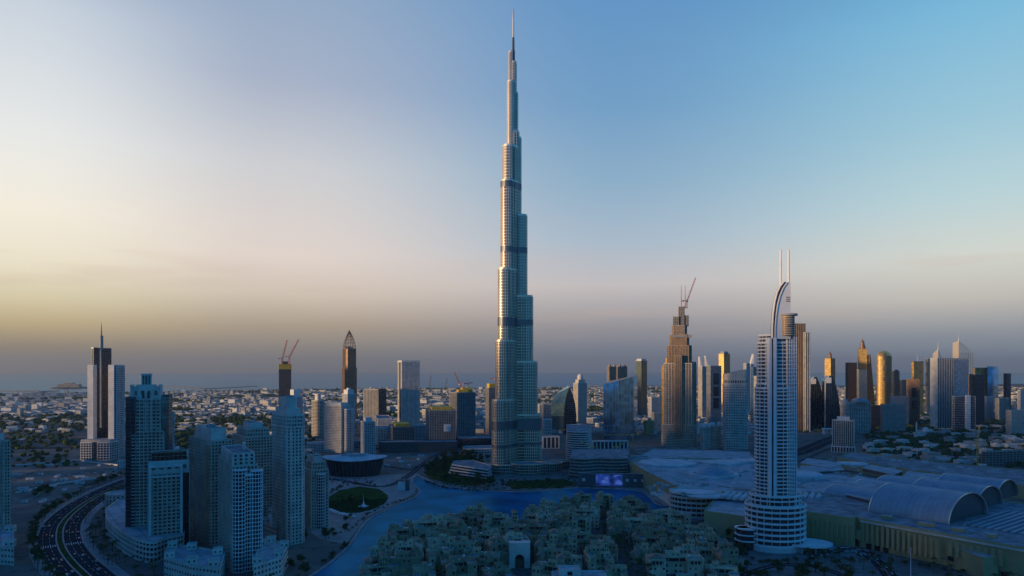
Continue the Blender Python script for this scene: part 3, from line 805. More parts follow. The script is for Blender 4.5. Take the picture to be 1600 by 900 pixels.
# ------------------------------------------------------------------ stepped tower under construction, evening sun painted gold on its west bays
def stepped_gold():
    D = 1610.0; m = D / F
    cx, cy = P(1067.5, D)[0], D + 36
    T = thing('unfinished_tower', 'stepped bronze tower, sunlit gold painted on its west bays, crane on unfinished top', 'tower', cx, cy, 0)
    z = lambda py: ZT(py, D)
    rot = -.3
    def cross(h, k): return None
    def R2(hx, hy): return chamfer(rect(cx, cy, hx, hy, rot), 4)
    block(T, 'base_block', R2(40, 34), 0, z(664), 'bronze', wall='sand_wall', bh=1.2)
    block(T, 'shaft', R2(34, 30), z(664), z(568), 'bronze', wall='sand_wall', bh=.7, bay=7, pw=1.8, po=1.0)
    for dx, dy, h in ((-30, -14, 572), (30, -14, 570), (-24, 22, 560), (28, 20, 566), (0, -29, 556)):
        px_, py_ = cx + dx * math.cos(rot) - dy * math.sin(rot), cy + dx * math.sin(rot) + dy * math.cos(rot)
        block(T, 'corner_bay', chamfer(rect(px_, py_, 9, 8, rot), 2), 20, z(h), 'gold' if dx < -20 else 'bronze', glass='sunlit_gold' if dx < -20 else 'bronze_glass', wall='sunlit_gold' if dx < -20 else 'sand_wall_dark', bh=.7, bay=5, pw=1.4, po=.8)  # west bays get a brighter gold: sunlight put into their colour
    block(T, 'upper_shaft', R2(27, 24), z(568), z(540), 'bronze', wall='sand_wall_dark', bh=.7, bay=7, pw=1.6, po=.9)
    block(T, 'upper_shaft', R2(22, 20), z(540), z(523), 'bronze', wall='sand_wall_dark')
    block(T, 'upper_shaft', R2(17, 16), z(523), z(508), 'bronze', wall='concrete', bh=.8)
    for dx, h in ((-9, 494), (4, 478), (14, 492)):
        block(T, 'crown_block', rect(cx + dx, cy - 4, 6.5, 9, rot), z(508), z(h), 'conc', fh=4.2, bay=4)
    b = MB(); b.box(cx - 26, cx + 24, cy - 24, cy - 23, z(527), z(523), 'concrete'); b.build('work_platform', T)
    crane_px('thin luffing crane with raised jib on the stepped gold tower', 1073, D + 30, 482, 470, 62, 66, 20, 'crane_red', 1.2)
    for px, yt in ((1064.5, 444), (1070.6, 444)):
        b = MB(); x, y = P(px, D + 26); b.tube((x, y, z(480)), (x, y, z(yt)), .9, .4, 'crane_red', 5); b.build('mast', T)
stepped_gold()

# ------------------------------------------------------------------ towers left of the tall tower
t, p = tower('office_tower', 'tall office tower with dark core, white side slabs and a mast', 143, 146, 174, 1385, 12, 544, 'curtain', dmin=30, wall='steel_dark', bay=5)
D = 1385; m = D / F
for x0, x1 in ((136.5, 145.5), (169, 178)):
    a, b_ = P(x0, D - 3), P(x1, D - 3)
    solid(t, 'side_slab', [(a[0], a[1]), (b_[0], b_[1]), (b_[0] + 2, b_[1] + 36), (a[0] + 2, a[1] + 36)], 0, ZT(570, D), 'white_wall', 'roof_pale')
x, y = P(179.6, D); block(t, 'side_bay', rect(x + 1, y + 14, 2.6, 14), 0, ZT(572, D), 'white', fh=4, bay=5)
x, y = P(158.5, D + 12); b = MB(); b.tube((x, y, ZT(545, D)), (x, y, ZT(524, D)), 3.6, 3.4, 'grey_wall', 12); b.tube((x, y, ZT(524, D)), (x, y, ZT(503, D)), 1.3, .3, 'crane_red', 8); b.build('mast', t)
x, y = P(159, D - 1); b = MB(); b.box(x - .8, x + .8, y - 5.2, y - 1, ZT(668, D), ZT(546, D), 'grey_wall'); b.build('centre_fin', t)
for x0, x1 in ((126, 143), (152, 171)):
    a, b_ = P(x0, D - 26), P(x1, D - 26)
    block(t, 'base_block', [a, b_, (b_[0], b_[1] + 30), (a[0], a[1] + 30)], 0, ZT(692, D - 26), 'white', bay=6, fh=5)
a, b_ = P(126, D - 20), P(172, D - 20); solid(t, 'base_roof', [a, b_, (b_[0], b_[1] + 40), (a[0], a[1] + 40)], ZT(692, D - 26) + .6, ZT(687.5, D - 26), 'grey_wall')

def crown_tower():
    D = 700.0; z = lambda py: ZT(py, D)
    poly = corner(192, 199, 256, D, 74)
    cx, cy = centroid(poly)
    T = thing('apartment_tower', 'tall sand coloured apartment tower with a stepped pinnacled crown', 'apartment tower', cx, cy, 0)
    slots = []
    punched(T, 'lower_shaft', poly, 0, z(676), 'sand_wall', slots=slots, bay=3.9, ww=2.6)
    punched(T, 'shaft', scale_poly(poly, .80), z(676), z(625), 'sand_wall', slots=slots, bay=4.0, ww=2.7)
    punched(T, 'crown', scale_poly(poly, .74), z(625), z(606), 'sand_wall_pale', fh=6.5, slots=slots, bay=6, wh=4.6, ww=2.6)
    up = scale_poly(poly, .78)
    for q in up: b = MB(); b.obox(q, (1, 0), 1.0, 1.0, z(625), z(601), 'sand_wall_pale'); b.build('pinnacle', T)
    block(T, 'lantern', scale_poly(poly, .26), z(606), z(586), 'white', fh=12, bay=3, wall='sand_wall_pale', bh=.8)
    rp = scale_poly(poly, .50)
    solid(T, 'crown_roof', scale_poly(poly, .55), z(606), z(601), 'sand_wall_pale')
    # dark glazed strips rising through the front, and the glazed wing on its east side
    a, b_ = Vector(poly[0]), Vector(poly[1]); u = (b_ - a).normalized(); nr = Vector((u.y, -u.x)); L = (b_ - a).length
    for q in (.43, .57):
        s_ = MB(); s_.obox(a + u * L * q + nr * -1.9, tuple(u), 1.3, .9, z(700), z(612), 'dark_glass'); s_.build('glazed_strip', T)
        s_ = MB(); s_.obox(a + u * L * (q + .07) + nr * -1.6, tuple(u), .5, 1.3, z(700), z(608), 'sand_wall_pale'); s_.build('rib', T)
    wp = rect(*(b_ + u * -1 - nr * 11), 5.2, 9, math.atan2(u.y, u.x)); block(T, 'glazed_wing', wp, 0, z(620), 'curtain', glass='teal_glass')
    wp = rect(*(a + u * 3 - nr * 6), 4.4, 7, math.atan2(u.y, u.x)); block(T, 'glazed_wing', wp, 0, z(622), 'curtain')
    add_windows(T, slots)
crown_tower()

def grid_block():
    D = 664.0; z = lambda py: ZT(py, D)
    poly = corner(209, 232, 296, D, 62)
    cx, cy = centroid(poly)
    T = thing('apartment_block', 'broad sand apartment block framed by a white window grid above a curved podium', 'apartment block', cx, cy, 0)
    slots = []
    punched(T, 'shaft', poly, 0, z(742), 'sand_wall', slots=slots, bay=3.9, ww=2.5)
    punched(T, 'upper_floors', scale_poly(poly, .96), z(742), z(724), 'sand_wall_pale', fh=6, slots=slots, bay=7, ww=3, wh=4)
    b = MB(); b.prism(scale_poly(poly, .99), z(724), z(721.5), 'white_wall', 'roof_pale', True); b.build('roof_slab', T)
    block(T, 'penthouse', scale_poly(poly, .86), z(721.5), z(708), 'curtain', wall='sand_wall_dark')
    b = MB(); b.prism(scale_poly(poly, .9), z(708), z(705.5), 'white_wall', 'roof_grey', True); b.build('roof_slab', T)
    a, b_ = Vector(poly[0]), Vector(poly[1]); u = (b_ - a).normalized(); nr = Vector((u.y, -u.x)); L = (b_ - a).length
    f = MB()
    for q in (.04, .80): f.obox(a + u * L * q + nr * .8, tuple(u), 1.1, 1.3, 0, z(728), 'white_wall')
    f.obox(a + u * L * .42 + nr * .8, tuple(u), L * .38 - 1.2, 1.2, z(731.5), z(728), 'white_wall')
    f.obox(a + u * L * .42 + nr * .7, tuple(u), L * .38 - 1.2, 1.0, z(747), z(744.5), 'white_wall'); f.build('portal_frame', T)
    s_ = MB(); s_.obox(b_ - u * 3.2 + nr * .2, tuple(u), 2.9, .4, 0, z(742), 'dark_glass'); s_.build('glazed_strip', T)
    add_windows(T, slots)
    # the low curved podium wrapping round the corner
    pod = [Q(*p) for p in ((166, 822), (168, 838), (180, 852), (198, 866), (218, 876), (240, 880), (262, 872), (286, 866))]
    back = [Q(*p) for p in ((290, 848), (230, 820), (196, 796))]
    poly2 = [tuple(v) for v in smooth_line(pod, 4)] + back
    poly2 = [(x, y) for x, y in poly2]
    W = thing('podium_building', 'low curved podium building with stacked bands at the boulevard bend', 'building', *centroid(poly2), 0)
    block(W, 'floors', poly2, 0, 19, 'bandwhite', fh=4.6, wall='sand_wall_pale', bo=.8, bh=1.8, bay=5, pw=.9, po=.6, roof='roof_pale')
    c2 = ngon(*Q(190, 800, 0), 17, 20, 24); block(W, 'rotunda', c2, 0, 24, 'sand', roof='roof_pale', fh=5)
grid_block()

def resid(label, x0, xm, x1, D, phi, ytop, wall='sand_wall', crown=(), name='apartment_tower', bay=3.3, ww=1.75, wh=1.9, ch=0, balc=(), shadow=None, zb=0, fh=3.4, side=None):
    poly = corner(x0, xm, x1, D, phi)
    if ch: poly = chamfer(poly, ch)
    cx, cy = centroid(poly); z = lambda py: ZT(py, D)
    T = thing(name, label, 'apartment tower', cx, cy, 0)
    slots = []
    punched(T, 'shaft', poly, zb, z(ytop), wall, slots=slots, bay=bay, ww=ww, wh=wh, balcony=balc, fh=fh)
    z0 = z(ytop)
    for k, py, mt in crown:
        if mt == 'win': punched(T, 'crown', scale_poly(poly, k), z0, z(py), wall, slots=slots, bay=bay, ww=ww, wh=wh)
        else: solid(T, 'crown', scale_poly(poly, k), z0, z(py), mt, 'roof_pale', par=1.0)
        z0 = z(py)
    add_windows(T, slots)
    # roof plant
    for q in range(3):
        rx, ry = cx + (rnd() - .5) * 8, cy + (rnd() - .5) * 8
        b = MB(); b.obox((rx, ry), (math.cos(q), math.sin(q)), 1.6 + rnd(), 1.2 + rnd(), z0, z0 + 2 + 1.5 * rnd(), 'grey_wall'); b.build('roof_plant', T)
    return T, poly, z
T, poly, z = resid('sand apartment tower with dark recessed balconies between crown tower and rounded bay tower', 296, 330, 362, 700, 48, 690, 'sand_wall', ((.74, 672, 'sand_wall_pale'),), balc=(0,))
b = MB(); u = (Vector(poly[3]) - Vector(poly[0])).normalized(); p_ = Vector(poly[0]) + u * 7
b.obox(p_, tuple(u), 5.5, 1.3, 0, z(697), 'sand_wall_dark'); b.build('recess', T)
# rounded bay tower, nearest of the group
D = 606.0
poly = corner(342, 362, 403, D, 60); cx, cy = centroid(poly); z = lambda py: ZT(py, D)
T = thing('apartment_tower', 'nearest pale apartment tower with glazed rounded bays down its front', 'apartment tower', cx, cy, 0)
slots = []
punched(T, 'shaft', poly, 0, z(730), 'sand_wall', slots=slots, bay=3.4, ww=1.8)
punched(T, 'crown', scale_poly(poly, .84), z(730), z(712), 'sand_wall_pale', slots=slots, bay=5)
a, b_ = Vector(poly[0]), Vector(poly[1]); u = (b_ - a).normalized(); nr = Vector((u.y, -u.x)); L = (b_ - a).length
for q, r, yt in ((.30, 6.2, 735), (.62, 5.0, 744), (.94, 5.2, 738)):
    c_ = a + u * L * q - nr * 1.0
    block(T, 'glazed_bay', ngon(c_.x, c_.y, r, r * .8, 14, math.atan2(u.y, u.x)), 0, z(yt), 'white', glass='dark_glass', bay=2.4, fh=3.5, bh=.7, pw=.35, wall='white_paint')
b = MB(); b.obox(tuple(Vector(centroid(poly)) + u * 6), tuple(u), 1, 5, z(712), z(700), 'sand_wall_pale'); b.build('roof_fin', T)
add_windows(T, slots)

resid('sand apartment tower half hidden behind the rounded bay tower, stepped roof', 365, 383, 426, 790, 55, 684, 'sand_wall', ((.82, 672, 'win'), (.5, 664, 'sand_wall_pale')), balc=(0,))
T, poly, z = resid('tall pale apartment tower with cut corner and blank stepped crown', 424, 450, 477, 700, 50, 668, 'sand_wall_pale', ((1.04, 650, 'win'), (.78, 640, 'sand_wall_pale'), (.55, 623, 'sand_wall_pale')), ch=3.5)
b = MB(); b.prism(offset(poly, 1.2), z(668) - .8, z(668) + 1.2, 'sand_wall_pale', None, True); b.build('cornice', T)
T, poly, z = resid('shorter sand apartment tower beside the green park, glazed bay on its front', 474, 486, 513, 770, 58, 736, 'sand_wall', ((.8, 724, 'win'), (.5, 716, 'sand_wall_pale')))
a, b_ = Vector(poly[0]), Vector(poly[1]); u = (b_ - a).normalized(); nr = Vector((u.y, -u.x)); c_ = a.lerp(b_, .55)
block(T, 'glazed_bay', ngon(c_.x, c_.y, 5.5, 4.2, 14, math.atan2(u.y, u.x)), 0, z(742), 'white', glass='dark_glass', bay=2.4, fh=3.5, bh=.7, pw=.4)
resid('slim sand tower cut by the edge of the view beside the curving boulevard', -42, 6, 16, 700, 30, 690, 'sand_wall', ((.7, 680, 'sand_wall_pale'),))
def low_block(label, pts, h, **kw):
    poly = [Q(*p) for p in pts]; T = thing('apartment_block', label, 'apartment block', *centroid(poly), 0)
    slots = []; punched(T, 'wall', poly, 0, h, kw.get('wall', 'sand_wall_pale'), slots=slots, bay=3.8, ww=1.7, wh=1.9, fh=4.4, frame=False, roof='roof_pale')
    c0 = centroid(poly)
    for i in range(len(poly)):
        p_ = Vector(poly[i]).lerp(Vector(c0), .22)
        punched(T, 'roof_pavilion', rect(p_.x, p_.y, 4, 3.6, .3), h, h + 4.5, kw.get('wall', 'sand_wall_pale'), slots=slots, bay=4, ww=1.4, wh=1.7, fh=4.4, frame=False, roof='roof_grey')
    add_windows(T, slots)
    return T
low_block('low arched sand apartment block at the foot of the bay tower, scalloped roofline', [(256, 902), (300, 916), (344, 922), (352, 894), (300, 884), (262, 880)], 17)
low_block('low arched sand block on the lake side of the bay tower', [(396, 920), (440, 905), (450, 884), (424, 874), (404, 880)], 18)
low_block('plain low beige block at the boulevard below the slim tower', [(-30, 880), (22, 884), (22, 852), (-30, 850)], 16)
low_block('low service block behind the cut cornered tower base', [(412, 838), (432, 846), (442, 826), (424, 818)], 14)

# mid-distance towers west of the tall tower
t, p = tower('unfinished_tower', 'dark unfinished concrete tower topped with yellow sheeting and two cranes', 431, 436, 455, 2250, 70, 572, 'conc', wall='brown_wall', fh=4.6, bay=6)
D = 2250; solid(t, 'yellow_cladding', scale_poly(p, 1.06), ZT(577, D), ZT(569, D), 'yellow_sheet'); solid(t, 'formwork', scale_poly(p, .5), ZT(569, D), ZT(564.5, D), 'concrete_dark')
crane_px('red luffing crane on the dark unfinished tower, jib nearly upright', 441, 2250, 568, 560, 62, 76, 15, 'crane_red', 1.7)
crane_px('red luffing crane with jib leaning east over the unfinished tower', 452, 2255, 570, 557, 64, 62, 10, 'crane_red', 1.7)
D = 2350
poly = corner(534, 540, 558, D, 68); poly = chamfer(poly, 7); cx, cy = centroid(poly); z = lambda py: ZT(py, D)
T = thing('pointed_tower', 'dark bronze tower tapering to an open pointed lattice crown', 'tower', cx, cy, 0)
block(T, 'shaft', poly, 0, z(575), 'bronze', bay=5, wall='brown_wall')
block(T, 'upper_shaft', scale_poly(poly, .9), z(575), z(545), 'bronze', wall='brown_wall')
q = scale_poly(poly, .86)
block(T, 'glazed_front', rect(cx + 4, cy - 17, 12, 14, .1), 0, z(542), 'curtain', wall='grey_wall')
b = MB()
for i in range(len(q)):
    prev = None
    for k in range(7):
        s_ = (k / 6); r = (1 - s_ ** 1.7); pt = Vector((cx + (q[i][0] - cx) * r, cy + (q[i][1] - cy) * r, z(545) + (z(515) - z(545)) * s_))
        if prev is not None: b.tube(prev, pt, 1.25, 1.25, 'bronze_glass', 4)
        prev = pt
for k in range(1, 6):
    s_ = k / 6; r = 1 - s_ ** 1.7; rr = scale_poly(q, max(r, .05)); zz = z(545) + (z(515) - z(545)) * s_
    for i in range(len(rr)): b.tube((*rr[i], zz), (*rr[(i + 1) % len(rr)], zz), .7, .7, 'bronze_glass', 4)
b.build('lattice_crown', T)
b = MB(); b.tube((cx, cy, z(517)), (cx, cy, z(512)), .8, .2, 'bronze_glass', 5); b.build('tip', T)

t, p = tower('slab_tower', 'tall beige slab tower with a dark vertical groove and gridded front', 621.5, 628, 656, 2170, 70, 564, 'sand', bay=4, bh=1.2, wall='sand_wall_pale')
D = 2170; a, b_ = Vector(p[0]), Vector(p[3]); u = (b_ - a).normalized(); nr = Vector((-u.y, u.x)) * -1
s_ = MB(); s_.obox(a.lerp(b_, .42) + Vector((u.y, -u.x)) * -.2, tuple(u), (b_ - a).length * .13, 1.4, 0, ZT(566, D), 'dark_glass'); s_.build('groove', t)
solid(t, 'roof_cap', scale_poly(p, 1.03), ZT(566, D), ZT(563, D), 'sand_wall_pale', 'roof_grey')
t, p = tower('office_tower', 'beige and dark glass twin volume tower beside the tall beige slab', 568, 591, 591.2, 2120, 12, 609, 'sand', bay=5, bh=.9)
D = 2120; c2 = corner(590, 592, 603.5, 2112, 75); block(t, 'glass_volume', c2, 0, ZT(608, 2112), 'teal', glass='dark_glass')
solid(t, 'roof_box', scale_poly(c2, .6), ZT(608, D), ZT(605.5, D), 'grey_wall')
t, p = tower('apartment_tower', 'slim tower with ochre banded west side and dark glass front', 485, 496, 508.5, 1790, 40, 626, 'bandsand', shape='round')
solid(t, 'crown', scale_poly(p, .5), ZT(626, 1790), ZT(617, 1790), 'sand_wall_pale'); solid(t, 'roof_disc', scale_poly(p, .8), ZT(617, 1790), ZT(615.5, 1790), 'white_wall')
t, p = tower('apartment_tower', 'beige gridded apartment tower behind the dark opera hall, rounded corner', 507, 533, 546, 1480, 30, 634, 'pale', bay=3.4, wall='sand_wall_pale')
solid(t, 'crown', scale_poly(p, .9), ZT(634, 1480) + 1.3, ZT(629.5, 1480), 'sand_wall_pale')
c2 = rounded(corner(536, 540, 553, 1476, 60), 5); block(t, 'rounded_bay', c2, 0, ZT(640, 1476), 'white')
t, p = tower('apartment_tower', 'white apartment tower with a pale stepped crown behind the beige gridded tower', 535, 543, 555, 1880, 55, 616, 'white'); solid(t, 'crown', scale_poly(p, .8), ZT(616, 1880), ZT(609, 1880), 'white_wall')
solid(t, 'crown_fin', scale_poly(p, .35), ZT(609, 1880), ZT(606.5, 1880), 'white_wall')
t, p = tower('apartment_tower', 'white apartment tower peeping out behind the cut cornered tower crown', 450, 458, 473, 1900, 55, 620, 'white'); solid(t, 'crown', scale_poly(p, .7), ZT(620, 1900), ZT(609, 1900), 'white_wall')
t, p = tower('apartment_tower', 'small square gridded white tower behind the opera hall roof', 564, 569, 586, 1440, 66, 660, 'white', bay=4, bh=1.0, pw=1.1); solid(t, 'crown', scale_poly(p, .6), ZT(660, 1440), ZT(653, 1440), 'white_wall')
t, p = tower('apartment_block', 'long beige mid rise block between the square white tower and the sites', 585, 590, 611, 1640, 70, 669, 'pale', cat='apartment block', dmin=30)
t, p = tower('apartment_block', 'white mid rise block just east of the unfinished yellow topped blocks', 640, 645, 667, 1700, 70, 665, 'white', cat='apartment block', dmin=30)
t, p = tower('unfinished_block', 'low wide unfinished concrete block with yellow edging on its roof', 608, 614, 647, 1590, 74, 668, 'conc', cat='building site', dmin=35, wall='concrete')
solid(t, 'yellow_cladding', scale_poly(p, .7), ZT(668, 1590), ZT(663, 1590), 'yellow_sheet')
t, p = tower('unfinished_block', 'grey unfinished slab block with a yellow screen along its top', 665, 671, 712, 1560, 76, 642, 'conc', cat='building site', dmin=35, wall='grey_wall')
solid(t, 'yellow_cladding', scale_poly(p, .78), ZT(642, 1560) + 1.3, ZT(636.5, 1560), 'yellow_sheet')
x, y = P(699, 1556); b = MB(); b.box(x - 8, x + 8, y - 2.5, y, ZT(674, 1556), ZT(663, 1556), 'white_wall'); b.build('site_banner', t)
t, p = tower('unfinished_tower', 'grey unfinished twin tower with yellow formwork on two stepped tops', 702, 714, 743, 1800, 60, 614, 'conc', wall='grey_wall', dmin=30)
for q, yt in ((.28, 609), (.72, 606)):
    c_ = Vector(p[0]).lerp(Vector(p[1]), q).lerp(Vector(centroid(p)), .5); solid(t, 'yellow_cladding', rect(c_.x, c_.y, 13, 12, .3), ZT(614, 1800) + 1.2, ZT(yt, 1800), 'yellow_sheet')
t, p = tower('unfinished_tower', 'slim grey unfinished tower half hidden behind the tall skyscraper, yellow cap', 759, 764, 780, 1900, 70, 606, 'conc', wall='grey_wall')
solid(t, 'yellow_cladding', scale_poly(p, .85), ZT(606, 1900) + 1.2, ZT(599.5, 1900), 'yellow_sheet')
crane_px('distant dark crane mast standing over the coast behind the yellow topped sites', 672, 3400, 612, 596, 30, 80, 0, 'dark_grey', 1.6)
crane_px('distant dark crane between the yellow topped sites and the sea', 697, 3400, 614, 600, 30, 80, 0, 'dark_grey', 1.6)
crane_px('crane with jib leaning west over the unfinished twin tower', 719, 1820, 608, 600, 36, 62, 165, 'crane_red', 1.4)
crane_px('crane with short jib above the slim yellow capped tower', 774, 1910, 600, 592, 16, 4, 180, 'crane_red', 1.3)
crane_px('small crane on the higher top of the unfinished twin tower', 731, 1815, 606, 599, 14, 10, 30, 'crane_red', 1.2)

# ------------------------------------------------------------------ towers right of the tall tower
def leaf_tower():
    D = 1920.0; z = lambda py: ZT(py, D)
    X = lambda px: P(px, D)[0]
    cx = X(880); T = thing('arched_tower', 'glass tower shaped like a pointed arch, pale west side and dark front', 'tower', cx, D + 20, 0)
    # front arch profile, extruded back and leaning west
    R_half = [(881, 690), (881, 650), (882.5, 630), (886, 614), (889.5, 605.5)]
    rgt = [(900, 690), (900.5, 650), (899, 632), (895, 616), (889.8, 605.5)]
    rows = list(zip(R_half, rgt))
    b = MB(); vs = []
    for (x0, y0), (x1, y1) in rows: vs += [(X(x0), D, z(y0)), (X(x1), D, z(y1))]
    b.add(vs, [[2 * i, 2 * i + 1, 2 * i + 3, 2 * i + 2] for i in range(len(rows) - 1)], 'dark_glass')
    back = [(x + 34 if 0 else x, D + 46, zz) for x, _, zz in vs]
    b.build('front_glazing', T)
    lft = [(859, 690), (859.5, 650), (862, 630), (869, 615), (884, 604.5)]
    b = MB(); vs2 = []
    for (x0, y0), (x1, y1) in zip(lft, R_half): vs2 += [(P(x0, D + 44)[0], D + 44, max(0, ZT(y0, D + 44))), (X(x1), D, z(y1))]
    b.add(vs2, [[2 * i, 2 * i + 1, 2 * i + 3, 2 * i + 2] for i in range(4)], 'teal_glass')
    b.build('side_glazing', T)
    b = MB(); vs3 = []
    for (x1, y1), (x0, y0) in zip(rgt, lft): vs3 += [(X(x1), D, z(y1)), (X(x1) - 8, D + 60, z(y1) * .97)]
    b.add(vs3, [[2 * i, 2 * i + 1, 2 * i + 3, 2 * i + 2] for i in range(4)], 'dark_glass')
    vb = []
    for (x1, y1), (x0, y0) in zip(rgt, lft): vb += [(X(x1) - 8, D + 60, z(y1) * .97), (P(x0, D + 44)[0], D + 44.2, max(0, ZT(y0, D + 44)))]
    b.add(vb, [[2 * i, 2 * i + 1, 2 * i + 3, 2 * i + 2] for i in range(4)], 'dark_glass')
    b.build('rear_glazing', T)
    f = MB()
    for k in range(24):
        zz = 4 + k * 5.2
        def at(prof, yy):
            for (xa, ya), (xb, yb) in zip(prof, prof[1:]):
                za, zb = z(ya), z(yb)
                if za <= yy <= zb + .01: return xa + (xb - xa) * (yy - za) / max(zb - za, .01)
            return None
        xl, xr = at(R_half, zz), at(rgt, zz)
        if xl and xr: f.box(X(xl) + .1, X(xr) - .1, D - .5, D - .1, zz, zz + .7, 'steel_dark')
    f.build('mullion', T)
leaf_tower()
t, p = tower('office_block', 'plain grey office block standing between skyscraper and arched glass tower', 846, 849, 861, 1760, 72, 633, 'grey', cat='office block')
t, p = tower('office_block', 'small pale block with ochre west edge just east of the skyscraper', 839, 843, 848, 2100, 70, 633, 'pale', cat='office block')
t, p = tower('domed_tower', 'cream tower with stepped shoulders and round dome behind the arched tower', 896, 903, 917, 2380, 60, 599, 'sand', dmin=30)
D = 2380; cx, cy = centroid(p); solid(t, 'shoulder', scale_poly(p, .72), ZT(599, D), ZT(593, D), 'sand_wall'); b = MB(); b.lathe(cx, cy, [(9, ZT(593, D)), (10.5, ZT(590, D)), (9, ZT(586.5, D)), (4, ZT(584.5, D)), (.5, ZT(583.5, D))], 'sand_wall_pale', 16); b.build('dome', t, True)
for q, (xa, xm, xb, yt) in enumerate(((948.5, 952, 963, 573), (963.5, 967, 980, 573))):
    lb = ('first of two matching brown towers behind the blue glass wedge, nearer the skyscraper', 'second of two matching brown towers behind the blue glass wedge, farther east')[q]
    t, p = tower('brown_tower', lb, xa, xm, xb, 2700 + 30 * q, 64, yt, 'sand', dmin=30, wall='sand_wall_dark'); D = 2700 + 30 * q
    cx, cy = centroid(p)
    for dx in (-9, 9): b = MB(); b.lathe(cx + dx, cy - 8, [(5, ZT(yt, D)), (5, ZT(570, D)), (1, ZT(568.3, D))], 'sand_wall_dark', 10); b.build('turret', t)
def wedge():
    D = 1750.0; p = corner(943, 990, 996, D, 16); cx, cy = centroid(p)
    T = thing('glass_office', 'blue mirrored glass office block with a roof sloping down to the west', 'office block', cx, cy, 0)
    xa, xb = p[3][0], p[0][0]; za, zb = ZT(600, D), ZT(588, D)
    zf = lambda x, y: za + (zb - za) * max(0, min(1.1, (x - xa) / (xb - xa))) ** 1.3
    b = MB(); q = [p[0], p[1], p[2]] + [tuple(Vector(p[3]).lerp(Vector(p[2]), .0))]
    front = [tuple(Vector(p[0]).lerp(Vector(p[3]), i / 10)) for i in range(11)]
    # shallow concave front
    u = (Vector(p[3]) - Vector(p[0])).normalized(); nin = Vector((-u.y, u.x)) * -1
    front = [tuple(Vector(f) + nin * (5 * math.sin(math.pi * i / 10))) for i, f in enumerate(front)]
    poly = [p[1], p[2]] + front[::-1]
    b.prism(poly, 0, 0, 'blue_glass', 'roof_grey', z1f=zf); b.build('glazing', T)
    f = MB()
    for i in range(11):
        c_ = front[i]; f.obox((c_[0], c_[1]), tuple(u), .35, .5, 0, zf(*c_) + .6, 'steel_dark')
    f.build('mullion', T)
wedge()
t, p = tower('glass_tower', 'slim tall tower, pale green west side, dark glass front with chevron foot', 993, 1002, 1011, 2600, 45, 564, 'teal', dmin=30); solid(t, 'crown', scale_poly(p, .8), ZT(564, 2600), ZT(560.5, 2600), 'white_wall')
# behind the golden tower
t, p = tower('office_tower', 'blue grey slab tower with three dark window bays behind the sand tower', 1104, 1110, 1127, 2050, 66, 572, 'grey', wall='grey_wall')
a, b_ = Vector(p[0]), Vector(p[1]); u = (b_ - a).normalized(); nr = Vector((u.y, -u.x))
for y0, y1 in ((601, 583), (619, 604), (638, 622)):
    s_ = MB(); s_.obox(a.lerp(b_, .5) + nr * .5, tuple(u), (b_ - a).length * .24, .7, ZT(y0, 2050), ZT(y1, 2050), 'dark_glass'); s_.build('window_bay', t)
def sailpair(label, x0, x1, D, ytop, ybot, m='white_wall', lean=1):
    X = lambda px: P(px, D)[0]; T = thing('sail_tower', label, 'tower', X((x0 + x1) / 2), D, 0); b = MB(); z = lambda py: ZT(py, D); vs = []
    n = 9
    for i in range(n + 1):
        s_ = i / n; wq = (1 - s_ ** 2.2); xr = X(x1); xl = xr - (xr - X(x0)) * max(wq, .06)
        if lean < 0: xl, xr = X(x0), X(x0) + (X(x1) - X(x0)) * max(wq, .06)
        zz = 0 if i == 0 else z(ybot) + (z(ytop) - z(ybot)) * s_
        vs += [(xl, D, zz), (xr, D, zz), (xr, D + 20, zz), (xl, D + 20, zz)]
    fs = [[4 * k + j, 4 * k + (j + 1) % 4, 4 * k + 4 + (j + 1) % 4, 4 * k + 4 + j] for k in range(n) for j in range(4)]
    b.add(vs, fs, m); b.build('sail', T); return T
T = sailpair('pale pointed sail shaped tower right behind the golden tower, first of a pair', 1093, 1099, 2900, 557, 600, lean=-1)
T = sailpair('pale pointed sail shaped tower behind the golden tower, second of a pair', 1102, 1109, 2900, 556, 600, lean=-1)
t, p = tower('apartment_tower', 'warm sand tower squeezed between golden tower and blue grey slab', 1091, 1097, 1105, 2500, 60, 573, 'sand')
t, p = tower('gold_tower', 'square tower with a golden west side and a grey roof box', 1123, 1131, 1140.5, 2600, 40, 553, 'gold', dmin=30); solid(t, 'roof_box', scale_poly(p, .7), ZT(553, 2600), ZT(549, 2600), 'grey_wall')
T = sailpair('small white sail shaped tower with mast beyond the sand hotel', 1170, 1178, 2750, 553, 600, 'white_wall', 1); D = 2750
x, y = P(1177, D); b = MB(); b.tube((x, y + 5, ZT(556, D)), (x, y + 5, ZT(544, D)), 1.2, .3, 'grey_wall', 5); b.build('mast', T)
t, p = tower('glass_tower', 'squat blue glass tower beyond the roof of the sand hotel', 1173, 1177, 1187, 2300, 66, 574, 'curtain', glass='blue_glass')
t, p = tower('apartment_tower', 'pale tower with a round top window beyond the sand hotel', 1162, 1166, 1172, 2720, 60, 568, 'white')
t, p = tower('office_block', 'small gold lit block tucked against the white hotel tower', 1178, 1182, 1190, 2200, 55, 588, 'sand', cat='office block')
